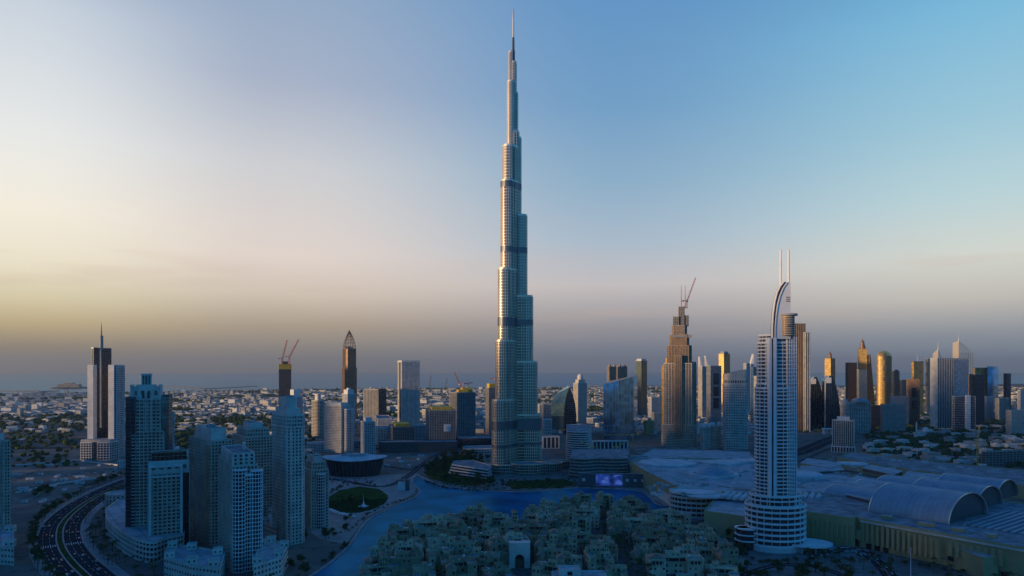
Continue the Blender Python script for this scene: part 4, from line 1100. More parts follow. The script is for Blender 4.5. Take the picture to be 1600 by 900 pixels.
# sand hotel with sloping top
D = 1540.0; poly = rounded(corner(1126, 1135, 1172, D, 75), 14, 6); cx, cy = centroid(poly)
T = thing('sand_hotel', 'sand coloured banded hotel tower with a sloping blank top', 'hotel tower', cx, cy, 0)
block(T, 'shaft', poly, 0, ZT(600, D), 'bandsand', wall='sand_wall_pale', bay=5, bh=1.8)
block(T, 'colonnade', scale_poly(poly, .95), ZT(600, D), ZT(594, D), 'sand', fh=9, bay=6, pw=1.6, bh=.6)
x0, x1 = min(q[0] for q in poly), max(q[0] for q in poly)
solid(T, 'crown', scale_poly(poly, 1.01), ZT(594, D), 0, 'sand_wall', 'roof_grey', z1f=lambda x, y: ZT(584.5, D) + (ZT(577, D) - ZT(584.5, D)) * (x - x0) / (x1 - x0))
# very tall pair of shafts behind the white hotel
t, p = tower('ribbed_tower', 'tall ribbed bronze tower standing right behind the white hotel tower', 1234, 1238, 1258, 2000, 82, 506, 'bronze', wall='sand_wall_dark', bay=7, bo=.2, po=1.6, pw=2.4, fh=5, bh=.8)
c2 = corner(1256, 1258.5, 1265.5, 1985, 82); block(t, 'east_shaft', c2, 0, ZT(520, 1990), 'sand', bay=6, bo=.2, po=1.2, pw=2.2, fh=5, bh=.6)
# domed beige blocks at its foot
for i, (xa, xm, xb, yt) in enumerate(((1095, 1099, 1110, 668), (1110.5, 1114, 1127, 667))):
    t, p = tower('domed_block', ('beige apartment block with small domes at the foot of the golden tower', 'beige apartment block with small domes nearer the sand hotel')[i], xa, xm, xb, 1560 + 14 * i, 62, yt, 'sand', cat='apartment block', dmin=24)
    for q in p:
        b = MB(); q2 = Vector(q).lerp(Vector(centroid(p)), .22); b.lathe(q2.x, q2.y, [(4, ZT(yt, 1560)), (4, ZT(yt, 1560) + 5), (3, ZT(yt, 1560) + 8), (.3, ZT(yt, 1560) + 10)], 'white_wall', 12); b.build('dome', t, True)

# ---- the business district skyline to the east
def dark_sail(label, x0, x1, ytop, D):
    X = lambda px: P(px, D)[0]; z = lambda py: ZT(py, D); T = thing('curved_tower', label, 'tower', X((x0 + x1) / 2), D + 20, 0)
    b = MB(); vs = []; n = 10; W_ = X(x1) - X(x0)
    for i in range(n + 1):
        s_ = i / n; zz = z(ytop) * s_
        xl = X(x0) + W_ * .02 * s_; xr = X(x1) - W_ * .52 * s_ ** 3.2
        if i == n: xl += W_ * .25
        vs += [(xl, D, zz), (xr, D, zz), (xr + 8, D + 40, zz), (xl + 8, D + 40, zz)]
    b.add(vs, [[4 * k + j, 4 * k + (j + 1) % 4, 4 * k + 4 + (j + 1) % 4, 4 * k + 4 + j] for k in range(n) for j in range(4)] + [[4 * n, 4 * n + 1, 4 * n + 2, 4 * n + 3]], 'dark_glass'); b.build('glazing', T)
    b = MB()
    for i in range(n): b.tube(vs[4 * i], vs[4 * i + 4], 1.4, 1.4, 'white_wall', 4)
    b.build('edge_rib', T)
    b = MB(); b.box(X(x0) + W_ * .08, X(x0) + W_ * .42, D - .8, D - .2, z(ytop) * .86, z(ytop) * .965, 'white_wall'); b.build('crown_panel', T)
    f = MB()
    for k in range(5): f.box(X(x0) + W_ * (.12 + .16 * k), X(x0) + W_ * (.12 + .16 * k) + .8, D - .5, D - .1, 4, z(ytop) * (.80 - .11 * max(0, k - 2)), 'steel_dark')
    f.build('mullion', T)
dark_sail('dark glass tower with curved shoulder, nearer the white hotel', 1265.5, 1288, 589, 2150)
dark_sail('dark glass tower with curved shoulder below the gold round topped tower', 1289, 1312.5, 587, 2100)
def spired(name, label, xa, xm, xb, D, phi, ytop, sty, ytip, steps=((.7, .4),), **kw):
    t, p = tower(name, label, xa, xm, xb, D, phi, ytop, sty, dmin=26, **kw)
    cx, cy = centroid(p); z0 = ZT(ytop, D); z1 = ZT(ytip, D); H = z1 - z0; wd = min((Vector(p[1]) - Vector(p[0])).length, (Vector(p[3]) - Vector(p[0])).length) * .5
    prof = [(wd * .8, z0)]
    for k, hh in steps: prof += [(wd * k, z0 + H * hh * .92), (wd * k * .8, z0 + H * hh)]
    prof += [(wd * .08, z0 + H * .8), (.2, z1)]
    b = MB(); b.lathe(cx, cy, prof, kw.get('crown', 'bronze_glass'), 14); b.build('crown', t)
    return t, p
spired('gold_tower', 'slim gold tower with a round columned top behind the dark curved tower', 1288.5, 1298, 1305, 2700, 35, 560, 'gold', 546, ((.75, .1), (.62, .5)))
tower('brown_tower', 'plain red brown tower between the round topped tower and the pinnacled gold one', 1321, 1326, 1339, 2750, 62, 567, 'bronze', wall='brown_wall')
t, p = spired('gold_tower', 'bright gold tower crowned with a tiered pinnacle', 1341, 1355, 1360.5, 2800, 24, 545, 'gold', 526, ((.8, .3), (.5, .62)))
t, p = tower('glass_tower', 'grey glass block in front of the pinnacled gold tower', 1339, 1342, 1355, 2560, 70, 578, 'greyfin')
D = 2780; X = lambda px: P(px, D)[0]; T = thing('wedge_tower', 'dark pointed wedge tower beside the pinnacled gold tower', 'tower', X(1364), D, 0)
b = MB(); b.frustum([(X(1359.5), D), (X(1369), D), (X(1369), D + 30), (X(1359.5), D + 30)], [(X(1360), D + 4), (X(1361), D + 4), (X(1361), D + 26), (X(1360), D + 26)], 0, ZT(554, D), 'dark_glass'); b.build('glazing', T)
t, p = tower('gold_tower', 'broad rounded gold glass tower with a domed head and dark slots', 1369, 1384, 1394, 2650, 36, 556, 'gold', shape='round', dmin=30); D = 2650
cx, cy = centroid(p); z0 = ZT(556, D)
b = MB()
for i in range(4): b.frustum(scale_poly(p, math.cos(i * .36)), scale_poly(p, math.cos((i + 1) * .36)), z0 + 22 * math.sin(i * .36), z0 + 22 * math.sin((i + 1) * .36), 'gold_glass', 'roof_grey')
b.build('dome', t, True); b = MB(); b.tube((cx, cy, z0 + 18), (cx, cy, ZT(536, D)), 1.2, .3, 'grey_wall', 5); b.build('mast', t)
for y0, y1 in ((562, 552), (580, 572), (595, 589)):
    q = P(1382.3, D - 2.5); s_ = MB(); s_.box(q[0] - 5, q[0] + 5, q[1] - 3, q[1] + 2, ZT(y0, D), ZT(y1, D), 'dark_grey'); s_.build('window_bay', t)
t, p = tower('office_tower', 'dark blue tower with rounded shoulders right of the domed gold tower', 1394, 1397, 1405.5, 2600, 66, 580, 'curtain'); solid(t, 'crown', scale_poly(p, .6), ZT(580, 2600), ZT(577.5, 2600), 'dark_grey')
tower('office_tower', 'low grey glass tower between dark blue tower and stone faced tower', 1405, 1409, 1419, 2650, 66, 594, 'curtain', glass='teal_glass')
t, p = tower('gold_tower', 'gold topped slab tower with a thin mast', 1424, 1428, 1443, 2700, 66, 565, 'gold'); cx, cy = centroid(p); b = MB(); b.tube((cx, cy, ZT(566, 2700)), (cx, cy, ZT(553, 2700)), 1.1, .3, 'white_wall', 5); b.build('mast', t)
t, p = tower('office_tower', 'stone faced tower with a dark window column in front of the gold slab', 1419, 1437, 1444, 2300, 18, 593, 'grey', wall='brown_wall', bay=6, pw=3.2, bh=2.2)
q = Vector(p[0]).lerp(Vector(p[3]), .5); u = (Vector(p[3]) - Vector(p[0])).normalized(); nr = Vector((-u.y, u.x))
for y0, y1 in ((620, 606), (640, 626)): s_ = MB(); s_.obox(q + nr * .6, tuple(u), 6.5, .8, ZT(y0, 2300), ZT(y1, 2300), 'dark_glass'); s_.build('window_bay', t)
tower('glass_tower', 'pale grey glass tower between the stone tower and the white office slab', 1446, 1449, 1457, 2750, 66, 561, 'greyfin')
D = 2080.0
t, p = tower('office_tower', 'broad white edged office tower with dark fluted glass front', 1454, 1465, 1512.5, D, 72, 560, 'greyfin', wall='white_wall', glass='dark_glass', bay=7, bh=.3, po=1.0, pw=1.1)
a, b_, d_ = Vector(p[0]), Vector(p[1]), Vector(p[3]); u = (b_ - a).normalized(); nr = Vector((u.y, -u.x)); L = (b_ - a).length; u2 = (d_ - a).normalized()
s_ = MB(); s_.obox(a.lerp(d_, .5) + Vector((-u2.y, u2.x)) * .9, tuple(u2), (d_ - a).length * .5, .9, 0, ZT(559, D), 'sand_wall_pale'); s_.build('side_slab', t)
s_ = MB(); s_.obox(a.lerp(b_, .74) + nr * .9, tuple(u), L * .25, 1.2, 0, ZT(562, D), 'grey_wall')
s_.build('front_slab', t)
for k in range(11): s_ = MB(); s_.obox(a.lerp(b_, .60 + .07 * (k % 2)) + nr * 2.2, tuple(u), 4.0, .25, ZT(612 - 4.2 * k, D), ZT(611 - 4.2 * k, D), 'white_wall'); s_.build('balcony', t)
t, p = tower('office_block', 'low grey block with a white end slab in front of the broad office tower', 1488, 1491, 1524, 1990, 76, 620, 'grey', cat='office block', fh=5, bay=40)
a, b_ = Vector(p[0]), Vector(p[1]); u = (b_ - a).normalized(); nr = Vector((u.y, -u.x)); s_ = MB(); s_.obox(a.lerp(b_, .64) + nr * .9, tuple(u), (b_ - a).length * .11, 1, 0, ZT(617.5, 1990), 'white_wall'); s_.build('end_slab', t)
def twin(label, x0, x1, D, ytip, yb, ybody):
    X = lambda px: P(px, D)[0]; z = lambda py: ZT(py, D); T = thing('slanted_tower', label, 'tower', X((x0 + x1) / 2), D + 20, 0)
    b = MB(); p = [(X(x0), D), (X(x1), D + 10), (X(x1) + 4, D + 44), (X(x0) + 8, D + 50)]
    xl, xr = X(x0), X(x1)
    b.prism(p, 0, 0, 'steel', 'steel_dark', z1f=lambda x, y: z(yb) + (z(ytip + 10) - z(yb)) * max(0, 1 - (x - xl) / (xr - xl)) ** 1.35); b.build('shaft', T)
    b = MB(); b.tube((xl + 1.5, D + 3, z(ytip + 14)), (xl + 1.5, D + 3, z(ytip)), 2.2, .3, 'white_wall', 5); b.build('spire', T)
    f = MB()
    for k in range(18): f.box(xl + .5, xr - 2, D - .8, D + 1, z(ybody) * k / 18 + 2, z(ybody) * k / 18 + 6, 'steel_dark') if 0 else None
    for i in range(7):
        q0 = (xl + (xr - xl) * (i + .5) / 7); f.obox((q0, D + 10 * (i + .5) / 7 - .3), (.97, .22), .5, .3, 0, z(yb), 'steel_dark')
    f.build('mullion', T)
twin('slender pointed steel tower with slanted top beside the white edged office tower', 1498, 1524, 2700, 522, 551, 580)
twin('thin pointed steel tower rising behind the white edged office tower', 1466, 1476, 2800, 534, 566, 580)
tower('office_tower', 'black glass tower at the end of the office row', 1519, 1524, 1538, 2150, 66, 586, 'curtain')
tower('office_tower', 'slim dark brown tower between white edged office and black glass tower', 1512, 1514, 1521, 2300, 62, 585, 'bronze', wall='brown_wall')
tower('gold_tower', 'wide tower with a yellow gold west face above the black glass tower', 1524, 1543, 1546, 2800, 12, 575, 'gold')
tower('glass_tower', 'dark blue glass slab joined beside the wide yellow gold tower', 1543, 1560, 1570, 2760, 30, 573, 'curtain', glass='blue_glass')
tower('glass_tower', 'lower dark slab at the far east end of the skyline', 1568, 1573, 1579.5, 2800, 60, 584, 'curtain')
tower('apartment_block', 'warm lit low apartment block under the east end of the skyline', 1555, 1561, 1577, 2400, 60, 623, 'sand', cat='apartment block')
tower('apartment_block', 'pale apartment block cut by the east edge of the view', 1590, 1594, 1612, 2350, 66, 610, 'white', cat='apartment block')
tower('apartment_block', 'white low apartment block beside the black glass tower', 1538, 1541, 1552, 2450, 66, 620, 'white', cat='apartment block')
tower('office_block', 'long low sandstone block among trees at the east edge', 1572, 1580, 1640, 1850, 66, 642, 'sand', cat='office block')
# low buildings at the feet of the skyline
t, p = tower('domed_building', 'classical stone building with a drum and shallow dome at the skyline foot', 1327, 1331, 1360, 1950, 74, 629, 'grey', cat='building', wall='sand_wall_pale', bay=6, dmin=35)
cx, cy = centroid(p); b = MB(); z0 = ZT(629, 1950); b.lathe(cx, cy, [(22, z0), (22, z0 + 5), (19, z0 + 9), (10, z0 + 12), (.5, z0 + 13)], 'grey_wall', 24); b.build('dome', t, True)
c2 = ngon(*P(1320.5, 1950), 12, 12, 20); block(t, 'drum', c2, 0, ZT(630, 1950), 'grey', wall='sand_wall_pale'); b = MB(); cx, cy = centroid(c2); b.lathe(cx, cy, [(11, ZT(630, 1950) + .5), (8, ZT(627, 1950)), (7.5, ZT(624.5, 1950)), (.5, ZT(622.5, 1950))], 'grey_wall', 18); b.build('dome', t, True)
tower('office_block', 'brown flat topped block beside the domed stone building', 1376, 1380, 1415, 1960, 78, 632, 'brown', cat='office block', wall='grey_wall')
tower('office_block', 'white stepped low block behind the brown flat topped block', 1391, 1394, 1420, 2200, 74, 620, 'white', cat='office block')
tower('office_block', 'dark low block between domed building and brown block', 1359, 1362, 1377, 2100, 74, 634, 'curtain', cat='office block')
t, p = tower('office_tower', 'ribbed beige slab tower with a columned base beside the highway', 1301, 1334, 1349, 1480, 28, 658, 'sand', bay=4, bh=.3, po=1.1, pw=1.1, wall='sand_wall_pale')
solid(t, 'roof_box', scale_poly(p, .6), ZT(658, 1480) + .5, ZT(652, 1480), 'white_wall'); block(t, 'base', scale_poly(p, 1.12), 0, ZT(699, 1480), 'white', fh=9, bay=6, pw=1.5, bh=.8)
t = thing('mosque', 'small white domed mosque with a slim minaret among trees below the offices', 'mosque', *P(1446, 1880), 0)
x, y = P(1446, 1880); block(t, 'hall', rect(x, y, 16, 12, .2), 0, 11, 'white', fh=10, bay=5)
b = MB(); b.lathe(x, y, [(8, 11), (8, 14), (7.4, 18), (5, 21), (.3, 23)], 'white_wall', 18); b.build('dome', t, True)
b = MB(); x, y = P(1432, 1880); b.lathe(x, y, [(2, 0), (1.8, 26), (2.6, 27), (1.4, 28), (1.2, 34), (.1, 38)], 'white_wall', 10); b.build('minaret', t)
t = thing('gate_pavilion', 'white arched canopy over the metro road below the curved dark towers', 'pavilion', *P(1295, 1900), 0)
x, y = P(1295, 1900); b = MB(); b.box(x - 14, x + 12, y, y + 14, 14, 17, 'white_wall'); b.build('roof', t)
for dx in (-13, -5, 9): b = MB(); b.box(x + dx, x + dx + 2.5, y + .5, y + 12, 0, 13.9, 'white_wall'); b.build('column', t)

# mid-ground low blocks behind the park and the plazas
def lowb(label, x0, xm, x1, D, phi, yt, sty='white', **kw): return tower('low_building', label, x0, xm, x1, D, phi, yt, sty, cat='building', **kw)
lowb('white colonnaded low building at the foot of the skyscraper, four tall bays', 846, 848, 874, 1560, 82, 683, 'white', fh=22, bay=9, pw=2.6, bh=1.4, dmin=30)
lowb('white colonnaded low building before the blue wedge, eight tall bays', 924, 926, 981, 1540, 82, 690, 'white', fh=22, bay=9, pw=2.6, bh=1.4, dmin=30)
lowb('pale slab with open ground floor behind the colonnades', 848, 850, 862, 1700, 76, 656, 'white', bay=5)
lowb('long dark low hall between the building sites and the skyscraper', 712, 716, 772, 1580, 80, 686, 'curtain', dmin=40)
lowb('pale low hall with blue panels north of the garden island', 722, 726, 772, 1450, 80, 702, 'white', dmin=30, fh=6)
lowb('long dark podium under the unfinished concrete blocks', 588, 592, 714, 1480, 84, 692, 'conc', dmin=40, wall='dark_grey')
lowb('sand low block with ochre gate behind the golden tower', 1018, 1022, 1038, 1950, 70, 645, 'sand')
lowb('pale grey mid rise pair beyond the golden tower', 1013, 1018, 1030, 2450, 66, 621, 'white')
lowb('brown topped mid rise beyond the golden tower', 1028, 1030, 1041, 2500, 66, 617, 'sand')
lowb('low yellow walled store behind the mall roof', 1006, 1010, 1022, 1880, 60, 658, 'sand', wall='mall_yellow')
lowb('white flat warehouse beside the boulevard towers', 586, 590, 612, 1850, 76, 655, 'white')
lowb('dark gridded mid rise behind the opera hall', 548, 552, 566, 1560, 66, 690, 'grey')
lowb('broad pale villa compound block behind the crown tower', 258, 262, 272, 1500, 60, 644, 'white')
lowb('dark mid rise beside the white sided office tower road', 256, 258, 264, 1200, 60, 674, 'curtain')
lowb('white long block by the highway below the slim crown tower', 476, 480, 508, 1500, 74, 693, 'white')
lowb('blue fenced site hall beside the office tower', 104, 106, 136, 1700, 80, 684, 'curtain', glass='blue_glass', fh=8)
lowb('low white hall by the highway at the west edge', -20, 0, 36, 1750, 80, 688, 'white', bay=9)
lowb('long thin bridge building over the western highway', 36, 40, 96, 1800, 82, 686, 'conc', dmin=14)
for i, (px, D, hh) in enumerate(((490, 2500, 22), (520, 2800, 26), (560, 2700, 20), (612, 2900, 24), (668, 2600, 30), (690, 2300, 26), (745, 2350, 22), (748, 2600, 34), (870, 2500, 20), (925, 2300, 18), (938, 2100, 16), (1015, 2250, 20), (1150, 2300, 24), (1230, 2600, 26), (1300, 3000, 30), (1410, 3100, 34), (1480, 3000, 40), (1590, 3000, 30), (1550, 3200, 36))):
    x, y = P(px, D); t = thing('mid_rise', 'pale flat roofed mid rise block in the hazy city behind the towers', 'building', x, y, 0, 'mid rise blocks behind the towers')
    block(t, 'shaft', rect(x, y, 12 + 8 * rnd(), 9 + 5 * rnd(), rnd()), 0, hh, ('white', 'pale', 'grey')[i % 3])

# ------------------------------------------------------------------ opera hall
def opera():
    D = 1150.0; a, b_ = P(503, D - 6), P(594, D - 6); cx, cy = (a[0] + b_[0]) / 2, D + 22
    T = thing('opera_house', 'dark glass boat shaped opera hall under a white sweeping curved roof', 'opera house', cx, cy, 0)
    hx = (b_[0] - a[0]) / 2
    def boat(k, ky=1.): return [(cx + hx * k * math.cos(t) * (1 if math.cos(t) > 0 else 1.0), cy + 30 * ky * math.sin(t)) for t in [2 * math.pi * i / 40 for i in range(40)]]
    b = MB(); b.frustum(boat(.86, .86), boat(1.0), 0, 27, 'opera_glass', 'roof_grey'); b.build('glazing', T)
    f = MB(); p0, p1 = boat(.863, .863), boat(1.006, 1.006)
    for i in range(40): f.tube((*p0[i], 0), (*p1[i], 27), .35, .35, 'dark_grey', 4)
    f.build('mullion', T)
    b = MB(); vs = []; n = 40; rings = ((1.14, 27.6), (1.12, 28.6), (.8, 31.4), (.45, 34.0), (.15, 34.8))
    for k, zz in rings:
        for i in range(n):
            t = 2 * math.pi * i / n; x = math.cos(t); vs.append((cx + hx * k * x, cy + 33 * k * math.sin(t), zz + 3.2 * (x * k) ** 2 * (1 if k > .3 else 0)))
    b.add(vs, [[r * n + i, r * n + (i + 1) % n, (r + 1) * n + (i + 1) % n, (r + 1) * n + i] for r in range(4) for i in range(n)] + [list(range(4 * n, 5 * n)), list(range(n))[::-1]], 'roof_white'); b.build('roof', T)
    b = MB(); b.prism([(cx - 20, cy - 12), (cx + 4, cy - 18), (cx + 26, cy - 4), (cx, cy + 6)], 33.6, 37, 'roof_pale'); b.build('fly_tower', T)
opera()

# ------------------------------------------------------------------ terraced buildings by the tower gardens
def stepped_slab(name, label, cat, polyf, n, h, shrink=.0, dx=0., dy=0., m='white_wall', g_='dark_glass', roof='roof_grey'):
    poly = polyf; T = thing(name, label, cat, *centroid(poly), 0); cx, cy = centroid(poly)
    for k in range(n):
        q = [(x + dx * k, y + dy * k) for x, y in scale_poly(poly, 1 - shrink * k)]
        b = MB(); b.prism(offset(q, -1.2), k * h, k * h + h - 1.2, g_); fl = b.build('floor', T)
        b = MB(); b.prism(q, k * h + h - 1.2, k * h + h, m, roof, True); b.parapet(q, .4, k * h + h, k * h + h + .9, m); b.build('slab', T)
    return T
stepped_slab('terraced_hotel', 'low white terraced hotel with four stacked balconies in the tower gardens', 'hotel', [Q(701, 742), Q(764, 752), Q(769, 744), Q(738, 734), Q(705, 735)], 4, 4.2, .03, .6, 1.2)
stepped_slab('rounded_office', 'rounded banded office block with striped floors beside the skyscraper foot', 'office block', rounded([Q(884, 722), Q(920, 724), Q(926, 706), Q(884, 704)], 16), 14, 4.2, .006)
T = stepped_slab('terraced_block', 'unfinished terraced curved block above the dark screen wall', 'building site', [tuple(v) for v in smooth_line([Q(888, 746), Q(910, 748), Q(935, 746), Q(960, 747), Q(984, 746)], 3)] + [Q(986, 728), Q(892, 728)], 6, 5.2, .01, .2, 1.5, 'concrete', 'concrete_dark')
stepped_slab('terraced_block', 'low stepped terrace block just beside the unfinished curved block', 'building', [Q(984, 748), Q(1014, 746), Q(1014, 730), Q(984, 730)], 4, 5.2, .0, .0, .5, 'white_wall')
crane_px('yellow crane with level jib over the rounded striped office', 897, 1480, 690, 672, 34, 1, 175)
crane_px('yellow crane with level jib before the blue glass wedge', 989, 1420, 712, 679, 60, -1, 178)
crane_px('short yellow crane behind the unfinished curved block', 964, 1300, 712, 698, 26, 18, 40)
crane_px('short yellow crane beside the striped office terraces', 924, 1290, 712, 698, 22, 24, 160)
# the dark wall with the lit screen
def led():
    a, b_ = Vector(Q(904, 760)), Vector(Q(1013, 762)); u = (b_ - a).normalized(); L = (b_ - a).length; nr = Vector((u.y, -u.x)); z1 = 21
    T = thing('screen_wall', 'long black waterfront wall carrying a lit blue video screen', 'screen wall', *((a + b_) / 2), 0)
    b = MB(); b.obox(a.lerp(b_, .5), tuple(u), L / 2, 3, 0, z1, 'dark_grey', 'roof_grey'); b.build('wall', T)
    m = bpy.data.materials.new('screen_light'); m.use_nodes = True; t = NT(m.node_tree); t.n.clear()
    tc_ = t.new('ShaderNodeTexCoord'); n = t.new('ShaderNodeTexNoise'); n.inputs['Scale'].default_value = 2.4; n.inputs['Detail'].default_value = 2
    t.l.new(tc_.outputs['Generated'], n.inputs[0]); em = t.new('ShaderNodeEmission'); out = t.new('ShaderNodeOutputMaterial')
    t.l.new(t.ramp(n.outputs[0], [(.36, (.01, .03, .14)), (.52, (.03, .10, .62)), (.66, (.12, .26, .95))]), em.inputs[0]); em.inputs[1].default_value = .42; t.l.new(em.outputs[0], out.inputs[0])
    MATS['screen_light'] = m
    b = MB(); b.obox(a + u * L * .44 + nr * 3.2, tuple(u), L * .19, .2, 2, z1 - 1.5, 'screen_light'); b.build('screen', T)
    for q in (.075, .70, .81, .92): b = MB(); b.obox(a + u * L * q + nr * 3.15, tuple(u), 2.2, .15, 9, 13.4, 'sand_wall_pale'); b.build('window', T)
led()
t = thing('screen_pavilion', 'white box pavilion with a dark side tower on the lake promenade', 'pavilion', *Q(634, 768), 0)
x, y = Q(632, 766); b = MB(); b.obox((x - 4, y), (1, 0), 5.5, 3, 0, 13, 'white_wall'); b.build('screen_box', t); b = MB(); b.obox((x + 4.4, y), (1, 0), 2.8, 3.2, 0, 15, 'dark_grey'); b.build('side_tower', t)
b = MB(); b.obox((x - 1.5, y), (1, 0), 9.6, 4, 15.1, 16, 'dark_grey'); b.build('roof', t)
x, y = Q(568, 795); t = thing('tent_canopy', 'small white canopy with a tall pointed mast on the lawn edge', 'canopy', x, y, 0)
b = MB(); b.lathe(x, y, [(7, 3.4), (3, 4.4), (1, 7), (.3, 11)], 'canvas', 10); b.build('canvas', t); b = MB(); b.tube((x, y, 0), (x, y, 19), .35, .15, 'white_paint', 6); b.build('mast', t)
for dx, dy in ((-5, 0), (5, 0), (0, 5), (0, -5)): b = MB(); b.tube((x + dx, y + dy, 0), (x + dx, y + dy, 3.6), .15, .15, 'grey_wall', 5); b.build('post', t)
for i, (px, py) in enumerate(((517, 800), (522, 802), (527, 804), (533, 806), (539, 807), (545, 808), (551, 810))):
    x, y = Q(px, py); t = thing('parasol', 'white square parasol on the lakeside terrace by the lawn', 'parasol', x, y, 0, 'white parasols by the park lawn')
    b = MB(); b.frustum(rect(x, y, 3, 3, .3), rect(x, y, .2, .2, .3), 2.8, 4.6, 'canvas'); b.build('canvas', t); b = MB(); b.tube((x, y, 0), (x, y, 4.4), .1, .1, 'grey_wall', 5); b.build('pole', t)

# ------------------------------------------------------------------ shopping mall
def mall():
    T = thing('shopping_mall', 'sprawling shopping mall with pale roofs, sand yellow ribbed walls and metal barrel vaults', 'shopping mall', 330, 900, 0)
    def rib_wall(a, b_, z0, z1, bay=4.6, m='mall_yellow'):
        a, b_ = Vector(a), Vector(b_); u = (b_ - a).normalized(); L = (b_ - a).length; nr = Vector((u.y, -u.x)); n = int(L / bay); f = MB()
        for i in range(n): f.obox(a + u * (L * (i + .5) / n) + nr * .55, tuple(u), bay * .26, .6, z0, z1, m)
        f.build('wall_rib', T)
    def hall(name, poly, h, wall='mall_yellow', roof='roof_pale', par=1.6): return solid(T, name, poly, 0, h, wall, roof, par)
    def RQ(px, py, z): return Q(px, py, z)
    # front hall along the south-east road
    A, B, C, Dd = RQ(1252, 800, 28), RQ(1336, 812, 28), RQ(1345, 812, 28), RQ(1600, 862, 26)
    back = [RQ(1700, 800, 26), RQ(1420, 770, 28), RQ(1252, 772, 28)]
    hall('front_hall', [A, B, (B[0] + 1, B[1] + 8), (C[0], C[1] + 8), C, Dd] + back, 28, roof='roof_grey'); rib_wall(A, B, 3, 22); rib_wall(RQ(1345, 812, 28), RQ(1470, 838, 28), 6, 25, 5.2); rib_wall(RQ(1480, 840, 28), RQ(1570, 858, 27), 12, 25, 5.2)
    e0, e1 = Vector(RQ(1462, 838, 20)), Vector(RQ(1556, 868, 20)); u = (e1 - e0).normalized(); nr = Vector((u.y, -u.x))
    b = MB(); b.obox(e0.lerp(e1, .5) + nr * 5, tuple(u), (e1 - e0).length * .5, 7, 0, 19, 'mall_yellow', 'roof_pale'); b.build('entrance_block', T)
    b = MB(); b.obox(e0.lerp(e1, .48) + nr * 12.2, tuple(u), 3, .25, 6, 10, 'dark_glass'); b.build('window', T)
    b = MB(); b.obox(e0 + u * 2 - u * 10 + nr * 3, tuple(u), 8, 1.5, 4, 13, 'dark_glass'); b.build('window', T)
    ww0, ww1 = Vector(RQ(1345, 812, 28)), Vector(RQ(1600, 862, 26)); wu = (ww1 - ww0).normalized(); wn_ = Vector((wu.y, -wu.x)); wl_ = (ww1 - ww0).length
    for q in (.06, .12, .18, .60, .66, .9): b = MB(); p_ = ww0 + wu * wl_ * q + wn_ * .3; b.obox(tuple(p_), tuple(wu), 2.6, .5, .2, 5.2, 'dark_glass'); b.build('entrance', T)
    b = MB(); b.obox(tuple(ww0.lerp(ww1, .5) + wn_ * .7), tuple(wu), wl_ * .5, .9, 26.0, 27.4, 'sand_wall_pale'); b.obox(tuple(ww0.lerp(ww1, .5) + wn_ * .5), tuple(wu), wl_ * .5, .7, 5.6, 6.4, 'sand_wall_dark'); b.build('cornice', T)
    r0 = Q(1365, 858); b = MB(); b.prism(ngon(r0[0] + 4, r0[1] + 16, 19, 15, 28, -.4), 7, 17, 'mall_yellow', 'roof_grey', True); b.build('round_porch', T)
    b = MB(); b.prism(ngon(r0[0] + 4, r0[1] + 16, 16, 12, 28, -.4), 0, 7.1, 'dark_glass'); b.build('porch_glazing', T)
    d0 = Vector(RQ(1331, 812, 24)); b = MB(); b.obox(d0 + Vector((1.5, 2)), (.77, -.64), 4.5, 4.5, 2, 26, 'dark_glass'); b.build('glazed_slot', T)
    # barrel vaults
    ax = Vector((.58, -.815)); bx = Vector((.815, .58)); P0 = Vector((383, 733))
    def vault(o, length, hw, rise, zb, m='vault_metal', endm='steel_dark', nm='barrel_vault', ribs=0):
        b = MB(); n = 22; vs = []
        for s_ in (0, length):
            for i in range(n + 1):
                t = math.pi * i / n; p_ = o + ax * s_ + bx * (hw - hw * math.cos(t)); vs.append((p_.x, p_.y, zb + rise * math.sin(t)))
        b.add(vs, [[i, i + 1, n + 1 + i + 1, n + 1 + i][::-1] for i in range(n)], m)
        vi = []
        for s_ in (1.2, length - 2.5):
            for i in range(n + 1):
                t = math.pi * i / n; p_ = o + ax * s_ + bx * (hw - (hw - .6) * math.cos(t)); vi.append((p_.x, p_.y, zb + (rise - .6) * math.sin(t)))
        b.add(vi, [list(range(n + 1)), list(range(n + 1, 2 * n + 2))[::-1]], endm); v_ = b.build(nm, T)
        f = MB()
        for s_ in ([0, length] if not ribs else [length * k / ribs for k in range(ribs + 1)]):
            prev = None
            for i in range(n + 1):
                t = math.pi * i / n; p_ = o + ax * s_ + bx * (hw - hw * math.cos(t)); q = Vector((p_.x, p_.y, zb + rise * math.sin(t)))
                if prev is not None: f.tube(prev, q, .55, .55, 'steel', 4)
                prev = q
        f.build('edge_rib', v_)
    vault(P0, 78, 46, 26, 28.2)
    vault(P0 + bx * 96 - ax * 4, 70, 36, 23, 28.2); vault(P0 + bx * 172 - ax * 8, 66, 34, 22, 28.2)
    # long pale roof behind the vaults
    for i in range(3): vault(P0 + bx * (60 + 62 * i) - ax * 86, 76, 30, 9, 28.2, 'vault_metal', 'vault_metal', 'low_vault')
    # skylight rows on the flat roof in front of the vault ends
    o = P0 + ax * 84 + bx * 8
    for k in range(8):
        b = MB(); p_ = o + ax * (4 + 6.6 * k) + bx * 58; b.obox((p_.x, p_.y), tuple(bx), 56, 1.5, 28.1, 29.6, 'vault_metal'); b.build('skylight', T)
